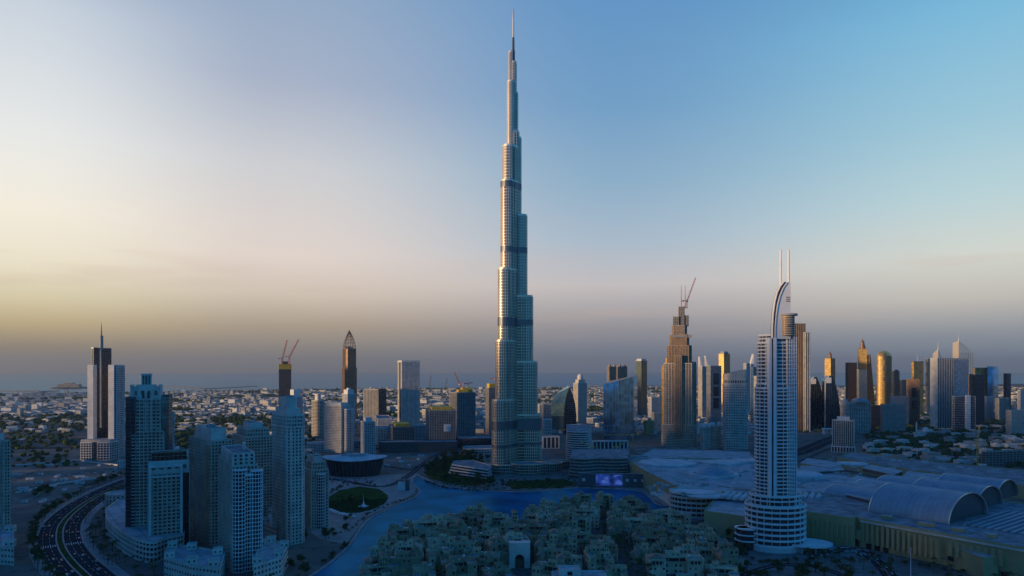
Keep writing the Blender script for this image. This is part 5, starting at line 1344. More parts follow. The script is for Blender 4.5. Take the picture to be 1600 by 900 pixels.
    for q, w_ in ((.05, 5), (.38, 7), (.62, 5), (.86, 4)):
        p_ = Vector(RQ(1380, 812, 28)).lerp(Vector(RQ(1590, 850, 28)), q) + Vector((2.5, 9)); b = MB(); b.obox((p_.x, p_.y), (.77, -.64), w_, 3, 28.1, 31.5, 'mall_yellow', 'roof_pale'); b.build('roof_plant', T)
    # middle roofs between the hotel and the lake
    hall('middle_hall', [RQ(1100, 800, 24), RQ(1188, 812, 24), RQ(1254, 815, 24), RQ(1254, 775, 24), RQ(1130, 765, 24)], 24)
    rib_wall(RQ(1107, 786, 24), RQ(1128, 790, 24), 3, 22, 3.6)
    hall('north_hall', [RQ(1010, 738, 27), RQ(1072, 768, 27), RQ(1130, 770, 27), RQ(1260, 778, 27), RQ(1420, 772, 27), RQ(1310, 738, 27), RQ(1180, 722, 27), RQ(1060, 716, 27), RQ(985, 722, 27)], 27, roof='roof_pale')
    cpts = ngon(*RQ(1086, 768, 29), 30, 22, 32, -.2); block(T, 'rotunda', cpts, 0, 29, 'bandwhite', fh=6, bh=2.4, bo=1.3, wall='sand_wall_pale', roof='roof_white')
    rib_wall(RQ(1020, 742, 27), RQ(1066, 764, 27), 8, 25, 6)
    b = MB(); a, c_ = Vector(RQ(1013, 740, 18)), Vector(RQ(1070, 775, 18)); u = (c_ - a).normalized(); nr = Vector((u.y, -u.x)); b.obox(a.lerp(c_, .5) + nr * 5, tuple(u), (c_ - a).length * .5, 6, 0, 13, 'sand_wall_pale', 'roof_pale'); b.build('waterfront_terrace', T)
    for i in range(6): b = MB(); p_ = a.lerp(c_, .42 + .09 * i) + nr * .2; b.obox((p_.x, p_.y), tuple(u), 1.5, .7, 17, 24, 'dark_glass'); b.build('window', T)
    # circular roofs
    for px, py, rx, ry, h in ((1042, 723, 46, 40, 4.5), (1128, 722, 30, 26, 4), (1105, 772, 26, 20, 2.5), (1240, 743, 40, 34, 8), (1330, 724, 26, 20, 4), (1380, 735, 20, 16, 4)):
        cx, cy = RQ(px, py, 29); b = MB(); b.lathe(cx, cy, [(rx, 26.9), (rx, 26.9 + h * .6), (rx * .96, 26.9 + h * .7), (rx * .5, 26.9 + h * .95), (rx * .05, 26.9 + h)], 'roof_white', 36, 1, ry / rx); b.build('round_roof', T, False)
    cx, cy = RQ(1115, 742, 29); b = MB(); b.lathe(cx, cy, [(26, 26.9), (25, 32), (20, 37), (11, 40), (.5, 41.5)], 'vault_metal', 28, 1, .9); b.build('glass_dome', T)
    for (px, py, r0_, r1_) in ((1115, 742, 29, 36),):
        b = MB(); cx, cy = RQ(px, py, 28); vs = ngon(cx, cy, r1_, r1_ * .85, 36); b.parapet(vs, r1_ - r0_, 27, 31, 'roof_white'); b.build('ring_roof', T)
    # arched sawtooth skylights
    for (px, py, n, ln, d) in ((1168, 720, 9, 16, (.95, .3)), (1162, 776, 6, 16, (.85, -.5)), (1268, 775, 4, 14, (.85, -.5))):
        cx, cy = RQ(px, py, 29)
        for k in range(n):
            b = MB(); x, y = cx + d[0] * (k - n / 2) * 7.5, cy + d[1] * (k - n / 2) * 7.5; vs = []
            for s_ in (-1, 1):
                for i in range(9):
                    t = math.pi * i / 8; vs.append((x + d[0] * 2.9 * math.cos(t) - d[1] * s_ * ln, y + d[1] * 2.9 * math.cos(t) + d[0] * s_ * ln, 27 + 4.2 * math.sin(t)))
            b.add(vs, [[i, i + 1, 9 + i + 1, 9 + i] for i in range(8)] + [list(range(9)), list(range(9, 18))[::-1]], 'roof_white'); b.build('arched_skylight', T)
    # big flat roofs and upper storeys east of the white hotel
    for nm, pts, z0, z1, wl in (
        ('upper_hall', ((1310, 758), (1380, 772), (1400, 757), (1340, 743)), 27, 36, 'dark_grey'), ('upper_hall', ((1322, 772), (1372, 784), (1384, 776), (1330, 764)), 27, 32, 'dark_grey'),
        ('upper_hall', ((1348, 731), (1396, 741), (1410, 735), (1362, 726)), 27, 33, 'dark_grey'), ('upper_hall', ((1252, 723), (1296, 731), (1318, 724), (1262, 716)), 27, 32, 'mall_yellow'),
        ('upper_hall', ((1252, 738), (1318, 734), (1312, 728), (1252, 728)), 27, 31, 'dark_grey'), ('upper_hall', ((1410, 745), (1468, 752), (1472, 742), (1420, 736)), 27, 31, 'mall_yellow'), ('upper_hall', ((1140, 760), (1182, 765), (1186, 748), (1150, 744)), 27, 30, 'sand_wall_pale')):
        poly = [RQ(px, py, z1) for px, py in pts]; b = MB(); b.prism(poly, z0 + .1, z1 - .5, wl, 'roof_grey'); b.prism(offset(poly, 1.2), z1 - .5, z1, 'roof_white', 'roof_pale', True); b.build(nm, T)
    hall('east_hall', [RQ(1308, 716, 18), RQ(1405, 732, 18), RQ(1600, 760, 18), RQ(1700, 745, 18), RQ(1420, 718, 18), RQ(1330, 706, 18)], 18, 'mall_yellow', 'roof_grey')
    hall('west_hall', [RQ(985, 722, 20), RQ(1060, 716, 20), RQ(1180, 720, 20), RQ(1170, 706, 20), RQ(1020, 702, 20)], 20, 'grey_wall', 'roof_pale')
    random.seed(6)
    for i in range(34):
        px, py = random.uniform(1010, 1500), random.uniform(716, 772); x, y = RQ(px, py, 28)
        if (px > 1370 and py > 742): continue
        p_ = Vector((x, y)); d = Vector((.6, -.8)) if i % 2 else Vector((.8, .6)); L = random.uniform(8, 22); f = MB(); f.obox((x, y), tuple(d), L, .55, 27.1, 28.2, 'grey_wall', 'roof_pale'); f.obox(tuple(p_ + d * L), tuple(d), 1.4, 1.4, 27.1, 29.6, 'white_wall', 'roof_grey'); f.build('duct', T)
    random.seed(5)
    for i in range(130):
        if sum(o.name.startswith('roof_plant') for o in T.children) > 96: break
        px, py = random.uniform(1000, 1560), 0; py = random.uniform(714, 775); x, y = RQ(px, py, 28)
        if (px > 1380 and py > 745) or px > 1440 and py > 735: continue
        b = MB(); a = random.uniform(-.3, .3) - .3; s_ = random.uniform(1.5, 5); b.obox((x, y), (math.cos(a), math.sin(a)), s_, random.uniform(1.2, 3), 26.8, random.uniform(28.6, 31), random.choice(('grey_wall', 'white_wall', 'roof_pale')), 'roof_grey'); b.build('roof_plant', T)
mall()
t = thing('parking_deck', 'unfinished open concrete parking deck at the east edge, beside a crane', 'parking deck', *Q(1570, 745), 0)
D0 = 1270; p = corner(1534, 1540, 1660, D0, 76)
block(t, 'decks', p, 0, 27, 'conc', fh=4.4, bay=8, wall='concrete')
crane_px('tall yellow crane with steep mast beside the parking deck at the east edge', 1527, 1240, 745, 690, 30, 74, 30)

# ------------------------------------------------------------------ old town quarter on the lake
def inside(p, poly):
    r = False; n = len(poly)
    for i in range(n):
        a, b = poly[i], poly[i - 1]
        if (a[1] > p[1]) != (b[1] > p[1]) and p[0] < (b[0] - a[0]) * (p[1] - a[1]) / (b[1] - a[1]) + a[0]: r = not r
    return r
random.seed(23)
HOUSES = []
def house(x, y, rot, hx, hy, h, wall, label, group=None, arch=False, tower_=False, extra=True):
    """a courtyard block: ranges of different heights round an inner yard, with roof rooms, loggias, corbels and plant"""
    T = thing('courtyard_house', label, 'house', x, y, 0, group); ROOTLOC[T.name] = (x, y, 0)
    slots = []
    u = Vector((math.cos(rot), math.sin(rot))); v = Vector((-u.y, u.x)); c0 = Vector((x, y))
    def body(name, poly, z0, z1, fh=3.9, ww=1.7, wh=2.1, bay=3.7, log=.0):
        b = MB(); b.prism(poly, z0, z1, wall, 'roof_grey'); b.parapet(poly, .5, z1, z1 + 1.2, wall); b.ring(poly, .35, z1 - .5, z1 - .05, wall); o = b.build(name, T)
        n = len(poly); nf = max(1, int((z1 - z0) / fh)); cl = MB(); ch = .7 * rnd()
        for i in range(n):
            p0, p1 = Vector(poly[i]), Vector(poly[(i + 1) % n]); L = (p1 - p0).length; e = (p1 - p0) / L; nr = Vector((e.y, -e.x))
            if nr.dot(-(p0 + p1)) <= 0: continue
            q = max(1, int(L / bay)); loggia = rnd() < log and q > 2
            for k in range(nf):
                zz = z0 + (k + .5) * (z1 - z0) / nf; hh = (z1 - z0) / nf
                if loggia and k == nf - 1:
                    cl.obox((p0 + p1) / 2 + nr * .05, tuple(e), L * .36, .12, zz - hh * .28, zz + hh * .3, 'window_glass')
                    for j in range(4): cl.obox(p0.lerp(p1, .2 + .2 * j) + nr * .22, tuple(e), .28, .22, zz - hh * .3, zz + hh * .32, wall)
                    cl.obox((p0 + p1) / 2 + nr * .5, tuple(e), L * .38, .5, zz - hh * .42, zz - hh * .28, wall)
                    continue
                for j in range(q):
                    r_ = rnd()
                    if r_ < .12 or (ch < .3 and j % 3 == 2): continue
                    p_ = p0 + e * (L * (j + .5) / q) + nr * .02; big = (j + k) % 3 == 0 and ch > .4
                    slots.append((p_.x, p_.y, zz, math.atan2(e.y, e.x), min(ww * (1.35 if big else 1), L / q * .7), wh * (1.2 if big else 1)))
                    if big and rnd() < .4 and k: cl.obox(p_ + nr * .5, tuple(e), 1.25, .5, zz - wh * .6 - .9, zz - wh * .6 + .15, wall)
        if cl.v: cl.build('loggia', o)
        return o
    def at(a_, b_): return c0 + u * (a_ * hx) + v * (b_ * hy)
    def rng(name, a0, a1, b0, b1, hh, **kw):
        p_ = at((a0 + a1) / 2, (b0 + b1) / 2); return body(name, rect(p_.x, p_.y, hx * (a1 - a0) / 2, hy * (b1 - b0) / 2, rot), 0, hh, **kw)
    if not extra: body('wall', rect(x, y, hx, hy, rot), 0, h)
    else:
        st = 3.6; k1, k2, k3 = random.choice((0, 0, -1, -1, -2)), random.choice((0, -1, -1, -2)), random.choice((-1, -2, -2))
        rng('wall', -1, .98, .30, 1, h, log=.5)                             # rear range
        rng('wing', -1, -.38, -1, .29, max(7, h + k1 * st), log=.5)
        rng('wing', .40, 1, -.9, .29, max(7, h + k2 * st), log=.4)
        if rnd() < .75: rng('front_range', -.37, .39, -.82, -.25, max(4.2, h + k3 * st - 2), log=.2)
        for _ in range(random.choice((1, 2, 3))):
            p_ = at(random.uniform(-.7, .7), random.uniform(.45, .8)); r_ = rect(p_.x, p_.y, hx * random.uniform(.16, .32), hy * random.uniform(.14, .2), rot); body('upper_room', r_, h, h + random.choice((3.2, 3.8, 4.6)), fh=3.2, ww=1.2, wh=1.5)
        for _ in range(4):
            p_ = at(random.uniform(-.8, .8), random.uniform(.4, .9)); b = MB(); b.obox((p_.x, p_.y), tuple(u), random.uniform(.6, 1.4), random.uniform(.5, 1), h, h + random.uniform(.9, 1.9), random.choice(('white_wall', 'grey_wall'))); b.build('roof_plant', T)
        if rnd() < .4:
            p_ = at(-.69, -.3); q = rect(p_.x, p_.y, hx * .30, hy * .62, rot); z0 = max(7, h + k1 * st) + .2; b = MB(); b.frustum(offset(q, .9), scale_poly(q, .12, .4), z0 + 1.2, z0 + 4.0, 'tile_roof'); b.build('roof', T)
        if rnd() < .45:
            p_ = at(random.uniform(-.3, .3), -1.02); b = MB(); b.obox((p_.x, p_.y), tuple(u), hx * .3, .6, 0, 3.6, wall, 'canvas'); b.build('arcade', T)
    if tower_:
        p_ = at(.62, .6); body('wind_tower', rect(p_.x, p_.y, 2.7, 2.7, rot), h, h + 8, fh=4, bay=1.8, ww=.9, wh=2.6)
        b = MB(); q = rect(p_.x, p_.y, 3.1, 3.1, rot); b.frustum(q, scale_poly(q, .1), h + 9.2, h + 11, 'tile_roof'); b.build('roof', T)
    add_windows(T, slots, 70, WINARCH if arch else WIN)
    HOUSES.append((x, y, max(hx, hy)))
    return T
WEST = [Q(*p) for p in ((572, 912), (600, 870), (632, 840), (660, 826), (702, 818), (762, 818), (806, 826), (818, 850), (800, 915))]
EAST = [Q(*p) for p in ((838, 912), (826, 862), (830, 828), (846, 806), (880, 797), (958, 798), (1002, 814), (1060, 828), (1082, 842), (1130, 862), (1150, 912))]
STREET = [Q(*p) for p in ((904, 814), (934, 836), (968, 866), (1000, 896), (1012, 912))]
def near_street(p, w_):
    for i in range(len(STREET) - 1):
        a, b = Vector(STREET[i]), Vector(STREET[i + 1]); d = b - a; t = max(0, min(1, (Vector(p) - a).dot(d) / d.length_squared))
        if (Vector(p) - a - d * t).length < w_: return True
    return False
walls = ['stucco', 'stucco_pale', 'stucco', 'stucco_dark', 'stucco_dark']
G1 = 'sand houses of the western old quarter'; G2 = 'sand houses of the eastern old quarter'
special = [
    ('long lakefront sand house with a grid of dark arched windows facing the arched gate court', 672, 845, .18, 17, 9, 19, 0),
    ('palace hall with a tall arched recess and flat roof close to the water', 776, 838, -.06, 13, 10, 20, 0),
    ('slim white trimmed wind tower house at the tip of the eastern quarter', 850, 838, .12, 8, 8, 23, 1),
    ('tall sand house with deep window loggia west of the diagonal street', 880, 868, -.1, 13, 10, 22, 0),
    ('long colonnaded house with a row of arches in the middle of the eastern quarter', 912, 822, -.05, 17, 8, 17, 0),
    ('long low row house with regular arched openings east of the diagonal street', 1054, 898, -.02, 24, 8, 15, 0),
    ('tiled roof house at the west shore of the old quarter', 648, 842, .45, 11, 8, 15, 0),
    ('square lakeside house with broad flat roof at the north tip of the western quarter', 742, 822, -.1, 11, 9, 20, 0),
]
for lb, px, py, rot, hx, hy, h, tw_ in special:
    x, y = Q(px, py); house(x, y, rot, hx, hy, h, walls[int(h) % 2], lb, arch='arch' in lb, tower_=bool(tw_))
# gate with the big arch
x, y = Q(812, 888); T = thing('arched_gate', 'large pale square gatehouse with one tall arched doorway', 'gate', x, y, 0)
b = MB(); hw, h = 9.5, 23; aw = 4.2; n = 10
prof = [(-hw, 0), (-hw, h), (hw, h), (hw, 0), (aw, 0), (aw, 8)] + [(aw * math.cos(math.pi * i / n), 8 + aw * 1.1 * math.sin(math.pi * i / n)) for i in range(1, n)] + [(-aw, 8), (-aw, 0)]
m_ = len(prof); vs = [(x + px, y, pz) for px, pz in prof] + [(x + px, y + 8, pz) for px, pz in prof]
b.add(vs, [list(range(m_))[::-1], list(range(m_, 2 * m_))] + [[i, (i + 1) % m_, m_ + (i + 1) % m_, m_ + i] for i in range(m_)], 'sand_wall_pale'); b.build('wall', T)
b = MB(); b.box(x - hw + .2, x + hw - .2, y + 8, y + 22, 0, h - 4, 'sand_wall_pale'); b.build('hall', T)
b = MB(); b.box(x - aw + .1, x + aw - .1, y + 1.6, y + 2, 0, 7.6, 'bark'); b.build('door', T)  # dark leaf brought forward to paint the shade inside the arch
b = MB(); b.add([(x + (aw - .1) * math.cos(math.pi * i / 10), y + 2.2, 7.7 + (aw - .1) * 1.05 * math.sin(math.pi * i / 10)) for i in range(11)], [list(range(11))[::-1]], 'window_glass'); b.build('window', T)  # dark panel in the arch head, painting the shade of the recess
HOUSES.append((x, y + 8, 13)); HOUSES.append((x, y - 20, 13))
for poly, grp, lb, rots in ((WEST, G1, 'sand coloured flat roofed house with small dark windows in the western old quarter', (.18, .3, .12, -.1)), (EAST, G2, 'sand coloured stepped house with small dark windows in the eastern old quarter', (-.12, -.45, -.2, .1))):
    xs_ = [p[0] for p in poly]; ys_ = [p[1] for p in poly]; made = 0
    for att in range(2600):
        x, y = random.uniform(min(xs_), max(xs_)), random.uniform(min(ys_), max(ys_))
        if not inside((x, y), poly) or (grp == G2 and near_street((x, y), 15)): continue
        hx, hy = random.uniform(9, 14.5), random.uniform(8, 11)
        if any((x - a) ** 2 + (y - b) ** 2 < (r + hx) ** 2 * .82 for a, b, r in HOUSES): continue
        r_ = random.choice(rots); h = random.choice((10.5, 11, 14, 14.5, 15, 18, 18.5))
        if y > 820 and grp == G2: h += 2
        house(x, y, r_, hx, hy, h, random.choice(walls), lb, grp, arch=rnd() < .4, tower_=rnd() < .12); made += 1
        if made >= 52: break
# bottom edge white pavilion roofs
x, y = Q(905, 916); t = thing('market_hall', 'low white flat roofed market hall at the bottom beneath the houses', 'market hall', x, y, 0)
solid(t, 'wall', rect(x, y, 22, 10, .05), 0, 9, 'white_wall', 'roof_pale', 1.2); solid(t, 'upper_room', rect(x - 8, y + 3, 9, 6, .05), 9, 14, 'sand_wall_pale', 'roof_pale', .8)
b = MB(); b.box(x - 10, x - 6, y - 3.3, y - 3.05, 10, 13, 'window_glass'); b.build('window', t)
# footbridge over the eastern channel
a, b_ = Vector(Q(1000, 808)), Vector(Q(1066, 797)); u = (b_ - a).normalized(); t = thing('footbridge', 'low sand footbridge over the narrow channel beside the mall promenade', 'bridge', *((a + b_) / 2), 0)
b = MB(); b.obox(a.lerp(b_, .5), tuple(u), (b_ - a).length * .55, 3, 3.2, 4.2, 'sand_wall_pale'); b.build('deck', t)
nr = Vector((u.y, -u.x))
for s_ in (-1, 1): b = MB(); b.obox(a.lerp(b_, .5) + nr * 2.8 * s_, tuple(u), (b_ - a).length * .55, .2, 4.2, 5.4, 'sand_wall_pale'); b.build('railing', t)
for q in (.2, .5, .8): b = MB(); b.obox(a.lerp(b_, q), tuple(u), 1, 2.4, 0, 3.2, 'sand_wall_pale'); b.build('pier', t)

# ------------------------------------------------------------------ trees
random.seed(41)
def broadleaf_mesh(seed, h=9, r=4, leaves=190, mat_='leaf_a'):
    random.seed(seed); t = MB(); c_ = MB()
    t.tube((0, 0, 0), (.2, .1, h * .45), .32, .2, 'bark', 6); limbs = []
    for i in range(5):
        a = i * 1.26 + rnd(); e = Vector((math.cos(a) * r * .6, math.sin(a) * r * .6, h * (.6 + .3 * rnd()))); t.tube((.2, .1, h * .42), e, .16, .05, 'bark', 5); limbs.append(e)
    clumps = [e for e in limbs] + [Vector((random.uniform(-.5, .5) * r, random.uniform(-.5, .5) * r, h * random.uniform(.55, .95))) for _ in range(4)]
    for i in range(leaves):
        k = random.choice(clumps); d = Vector((random.gauss(0, 1), random.gauss(0, 1), random.gauss(0, .8))); d.normalize(); p_ = k + d * (r * .46 * (.55 + .5 * rnd()))
        s_ = random.uniform(.45, 1.0); nn = (d + Vector((random.uniform(-.6, .6), random.uniform(-.6, .6), random.uniform(-.2, .8)))).normalized(); a = nn.orthogonal().normalized(); b_ = nn.cross(a); an = rnd() * 6.3
        a, b_ = a * math.cos(an) + b_ * math.sin(an), b_ * math.cos(an) - a * math.sin(an)
        c_.add([tuple(p_ - a * s_), tuple(p_ + b_ * s_ * .6), tuple(p_ + a * s_), tuple(p_ - b_ * s_ * .6)], [[0, 1, 2, 3]], mat_ if rnd() < .6 else 'leaf_b')
    return t, c_
def palm_mesh(seed, h=9):
    random.seed(seed); t = MB(); c_ = MB(); lean = Vector((random.uniform(-.5, .5), random.uniform(-.5, .5), 0))
    t.tube((0, 0, 0), tuple(lean * .4 + Vector((0, 0, h * .5))), .3, .24, 'bark', 6); t.tube(tuple(lean * .4 + Vector((0, 0, h * .5))), tuple(lean + Vector((0, 0, h))), .24, .22, 'bark', 6)
    top = lean + Vector((0, 0, h))
    for i in range(15):
        a = i * 2.4; e = random.uniform(-.1, .9); L = random.uniform(2.6, 3.6); d = Vector((math.cos(a), math.sin(a), 0)); sd = Vector((-d.y, d.x, 0)); prev = None
        for k in range(5):
            s_ = k / 4; p_ = top + d * (L * s_) + Vector((0, 0, L * (e * s_ - (e + .55) * s_ * s_))); w_ = .5 * (1 - s_ * .8) + .05
            cur = (p_ - sd * w_ - Vector((0, 0, w_ * .5)), p_, p_ + sd * w_ - Vector((0, 0, w_ * .5)))
            if prev: c_.add([tuple(q) for q in prev + cur], [[0, 1, 4, 3], [1, 2, 5, 4]], 'palm_leaf')
            prev = cur
    return t, c_
def to_mesh(mb, name):
    me = bpy.data.meshes.new(name); me.from_pydata(mb.v, [], mb.f)
    for m in mb.mats: me.materials.append(MATS[m])
    me.polygons.foreach_set('material_index', mb.m); return me
BROAD = []; PALM = []
for i in range(5):
    t, c_ = broadleaf_mesh(100 + i, 8 + i * .7, 3.6 + .3 * i, 200, 'leaf_a' if i % 2 else 'leaf_b'); BROAD.append((to_mesh(t, 'trunk'), to_mesh(c_, 'crown')))
for i in range(3):
    t, c_ = palm_mesh(200 + i, 8 + i); PALM.append((to_mesh(t, 'trunk'), to_mesh(c_, 'crown')))
NT_ = {'broadleaf_tree': 0, 'palm_tree': 0}
random.seed(77)
def plant(kind, x, y, s_, label, group, z=0):
    if NT_[kind] >= 300: return
    NT_[kind] += 1
    tr, cr = random.choice(BROAD if kind == 'broadleaf_tree' else PALM)
    T = bpy.data.objects.new(kind, None); COL.objects.link(T); T.location = (x, y, z); T.scale = (s_, s_, s_ * random.uniform(.85, 1.15)); T.rotation_euler = (0, 0, rnd() * 6.28)
    T['label'] = label; T['category'] = 'tree'; T['group'] = group
    for me in (tr, cr):
        o = bpy.data.objects.new(me.name.split('.')[0], me); COL.objects.link(o); o.parent = T
def scatter(kind, poly, n, smin, smax, label, group, avoid=0):
    xs_ = [p[0] for p in poly]; ys_ = [p[1] for p in poly]; k = 0
    for _ in range(n * 30):
        x, y = random.uniform(min(xs_), max(xs_)), random.uniform(min(ys_), max(ys_))
        if inside((x, y), poly) and not (avoid and any((x - a) ** 2 + (y - b) ** 2 < (r * .95) ** 2 for a, b, r in HOUSES)):
            plant(kind, x, y, random.uniform(smin, smax), label, group); k += 1
            if k >= n: return
ISL = [Q(*p) for p in ((664, 740), (678, 722), (700, 708), (730, 706), (762, 720), (768, 724), (738, 722), (704, 730), (700, 744), (764, 754), (778, 752), (774, 762), (740, 764), (690, 756))]
scatter('broadleaf_tree', ISL, 90, 1.0, 1.5, 'round leafy tree among the dense planting on the garden island', 'trees on the garden island')
scatter('broadleaf_tree', [Q(*p) for p in ((786, 752), (900, 750), (930, 760), (880, 766), (800, 767), (782, 762))], 24, .5, .85, 'small leafy tree on the green terraces before the skyscraper', 'trees on the skyscraper terraces')
scatter('broadleaf_tree', [Q(*p) for p in ((512, 788), (530, 776), (570, 780), (590, 790), (570, 800), (540, 803), (518, 800))], 40, .45, .75, 'low bushy tree along the dark south half of the park lawn', 'trees round the park lawn')
scatter('broadleaf_tree', [Q(*p) for p in ((512, 771), (530, 760), (562, 755), (600, 760), (596, 764), (562, 760), (530, 767), (516, 775))], 16, .5, .8, 'low bushy tree on the far rim of the park lawn', 'trees round the park lawn, far rim')
scatter('broadleaf_tree', [Q(*p) for p in ((1110, 838), (1165, 838), (1165, 880), (1240, 895), (1330, 880), (1330, 915), (1180, 925), (1120, 880))], 52, .7, 1.2, 'leafy tree in the dark gardens around the white hotel podium', 'trees round the white hotel')
scatter('palm_tree', [Q(*p) for p in ((1260, 872), (1330, 866), (1420, 880), (1600, 905), (1600, 925), (1300, 925))], 40, .9, 1.3, 'date palm on the forecourt below the ribbed mall wall', 'palms before the mall')
scatter('broadleaf_tree', [Q(*p) for p in ((466, 850), (506, 846), (540, 838), (560, 812), (552, 808), (500, 838), (470, 840))], 14, .6, 1.0, 'leafy tree on the lakeside walk below the shorter sand tower', 'trees on the lakeside walk')
scatter('broadleaf_tree', [Q(*p) for p in ((420, 900), (470, 880), (500, 868), (490, 890), (450, 925), (420, 925))], 16, .7, 1.1, 'leafy tree between the apartment blocks and the lake', 'trees between blocks and lake')
for i in range(26):
    x, y = Q(random.uniform(50, 78), random.uniform(768, 782)); 
    if i < 9: plant('broadleaf_tree', x, y, random.uniform(1.0, 1.5), 'big dark tree of the lone clump in the sandy building plots', 'tree clump on the plots')
for s_, n0 in ((-24, 0), (24, 2), (-27, 1)):
    acc = 0; ns_ = normals(BOUL)
    for i in range(len(BOUL) - 1):
        acc += (BOUL[i + 1] - BOUL[i]).length
        if acc > 9 + n0:
            acc = 0; p_ = BOUL[i] + ns_[i] * (s_ + random.uniform(-1.5, 1.5))
            plant('broadleaf_tree' if rnd() < .55 else 'palm_tree', p_.x, p_.y, random.uniform(1.0, 1.5), 'street tree lining the curving boulevard pavement', 'trees lining the boulevard')
scatter('broadleaf_tree', [Q(*p) for p in ((20, 800), (100, 770), (160, 752), (150, 764), (96, 796), (66, 818), (60, 880), (24, 880))], 40, 1.2, 1.9, 'leafy tree in the green belt outside the boulevard bend', 'trees in the green belt')
scatter('palm_tree', [Q(*p) for p in ((140, 815), (165, 800), (172, 840), (190, 870), (250, 890), (240, 920), (170, 900), (130, 850))], 46, .8, 1.15, 'palm in the forecourt between boulevard and curved podium', 'palms by the curved podium')
for q in range(40):
    t_ = q / 39; i = int(t_ * (len(STREET) - 1.001)); p_ = Vector(STREET[i]).lerp(Vector(STREET[i + 1]), t_ * (len(STREET) - 1) - i) + Vector((random.uniform(-9, 9), random.uniform(-3, 3)))
    plant('palm_tree' if rnd() < .6 else 'broadleaf_tree', p_.x, p_.y, random.uniform(.7, 1.1), 'tree along the diagonal street of the eastern old quarter', 'trees in the diagonal street')
scatter('palm_tree', EAST, 80, 1.0, 1.5, 'palm between the houses of the eastern old quarter', 'palms in the eastern quarter', 1)
scatter('palm_tree', WEST, 70, 1.0, 1.5, 'palm between the houses of the western old quarter', 'palms in the western quarter', 1)

random.seed(61)
gc = MB()
def blob(x, y, r, h):
    vs = [(0, 0, 1.0)] + [(math.cos(i * 1.0472) * .75, math.sin(i * 1.0472) * .75, .72) for i in range(6)] + [(math.cos(i * 1.0472 + .5), math.sin(i * 1.0472 + .5), 0) for i in range(6)]
    gc.add([(x + a * r * random.uniform(.7, 1.25), y + b_ * r * random.uniform(.7, 1.25), c_ * h * random.uniform(.6, 1.3)) for a, b_, c_ in vs], [[0, 1 + i, 1 + (i + 1) % 6] for i in range(6)] + [[1 + i, 7 + i, 7 + (i + 1) % 6, 1 + (i + 1) % 6] for i in range(6)], 'leaf_a' if rnd() < .5 else 'leaf_b')
for poly, n in (([Q(*p) for p in ((514, 786), (540, 781), (580, 782), (606, 778), (600, 788), (580, 797), (556, 802), (530, 801), (514, 793))], 900), (ISL, 420), ([Q(*p) for p in ((788, 753), (896, 750), (920, 757), (880, 763), (802, 765))], 240)):
    xs_ = [p[0] for p in poly]; ys_ = [p[1] for p in poly]; k = 0
    while k < n:
        x, y = random.uniform(min(xs_), max(xs_)), random.uniform(min(ys_), max(ys_))
        if inside((x, y), poly): k += 1; r = random.uniform(.7, 1.9); blob(x, y, r, random.uniform(.9, 2.6))
o = gc.build('ground_cover'); o['kind'] = 'stuff'; o['label'] = 'dense low dark planting of the park and garden terraces'
random.seed(52)
SHR = [0]
def shrub(x, y, s_, label, group):
    if SHR[0] >= 290: return
    SHR[0] += 1
    me = random.choice(BROAD)[1]; o = bpy.data.objects.new('shrub', me); COL.objects.link(o); o.location = (x, y, -1.6 * s_); o.scale = (s_ * .9, s_ * .9, s_ * .62); o.rotation_euler = (0, 0, rnd() * 6.28)
    o['label'] = label; o['category'] = 'shrub'; o['group'] = group
def along(pts, step, jit, smin, smax, label, group):
    ln = [Vector(Q(*p)) for p in pts]
    for a_, b_ in zip(ln, ln[1:]):
        n = max(1, int((b_ - a_).length / step))
        for i in range(n): p_ = a_.lerp(b_, (i + rnd()) / n); shrub(p_.x + random.uniform(-jit, jit), p_.y + random.uniform(-jit, jit), random.uniform(smin, smax), label, group)
along(((664, 752), (690, 762), (740, 768), (776, 766)), 6, 2, .5, .9, 'leafy shrub along the waterline of the garden island', 'shrubs on the garden island shore')
along(((670, 742), (690, 734), (700, 720), (730, 714), (766, 730)), 7, 5, .6, 1.1, 'leafy shrub behind the low white terraced hotel', 'shrubs behind the terraced hotel')
along(((786, 764), (830, 765), (900, 760), (930, 762)), 9, 2, .4, .7, 'leafy shrub on the skyscraper lakeside terrace', 'shrubs on the skyscraper terrace')
along(((508, 836), (544, 832), (560, 818), (574, 806), (606, 790), (636, 780)), 9, 3, .4, .7, 'leafy shrub on the lakeside path round the park', 'shrubs round the park')
along(((505, 880), (528, 862), (546, 846)), 8, 3, .5, .9, 'leafy shrub on the lake bank below the shorter sand tower', 'shrubs on the lake bank')
along(((1020, 772), (1060, 786), (1110, 796)), 9, 2, .4, .7, 'leafy shrub on the mall waterfront promenade', 'shrubs on the mall promenade')
along(((1140, 850), (1165, 868), (1200, 884), (1250, 880), (1300, 866)), 8, 6, .6, 1.1, 'leafy shrub in the beds round the white hotel podium', 'shrubs round the white hotel')
along(((1360, 866), (1400, 880), (1460, 888), (1540, 900)), 9, 4, .5, .9, 'leafy shrub along the foot of the mall wall', 'shrubs along the mall wall')

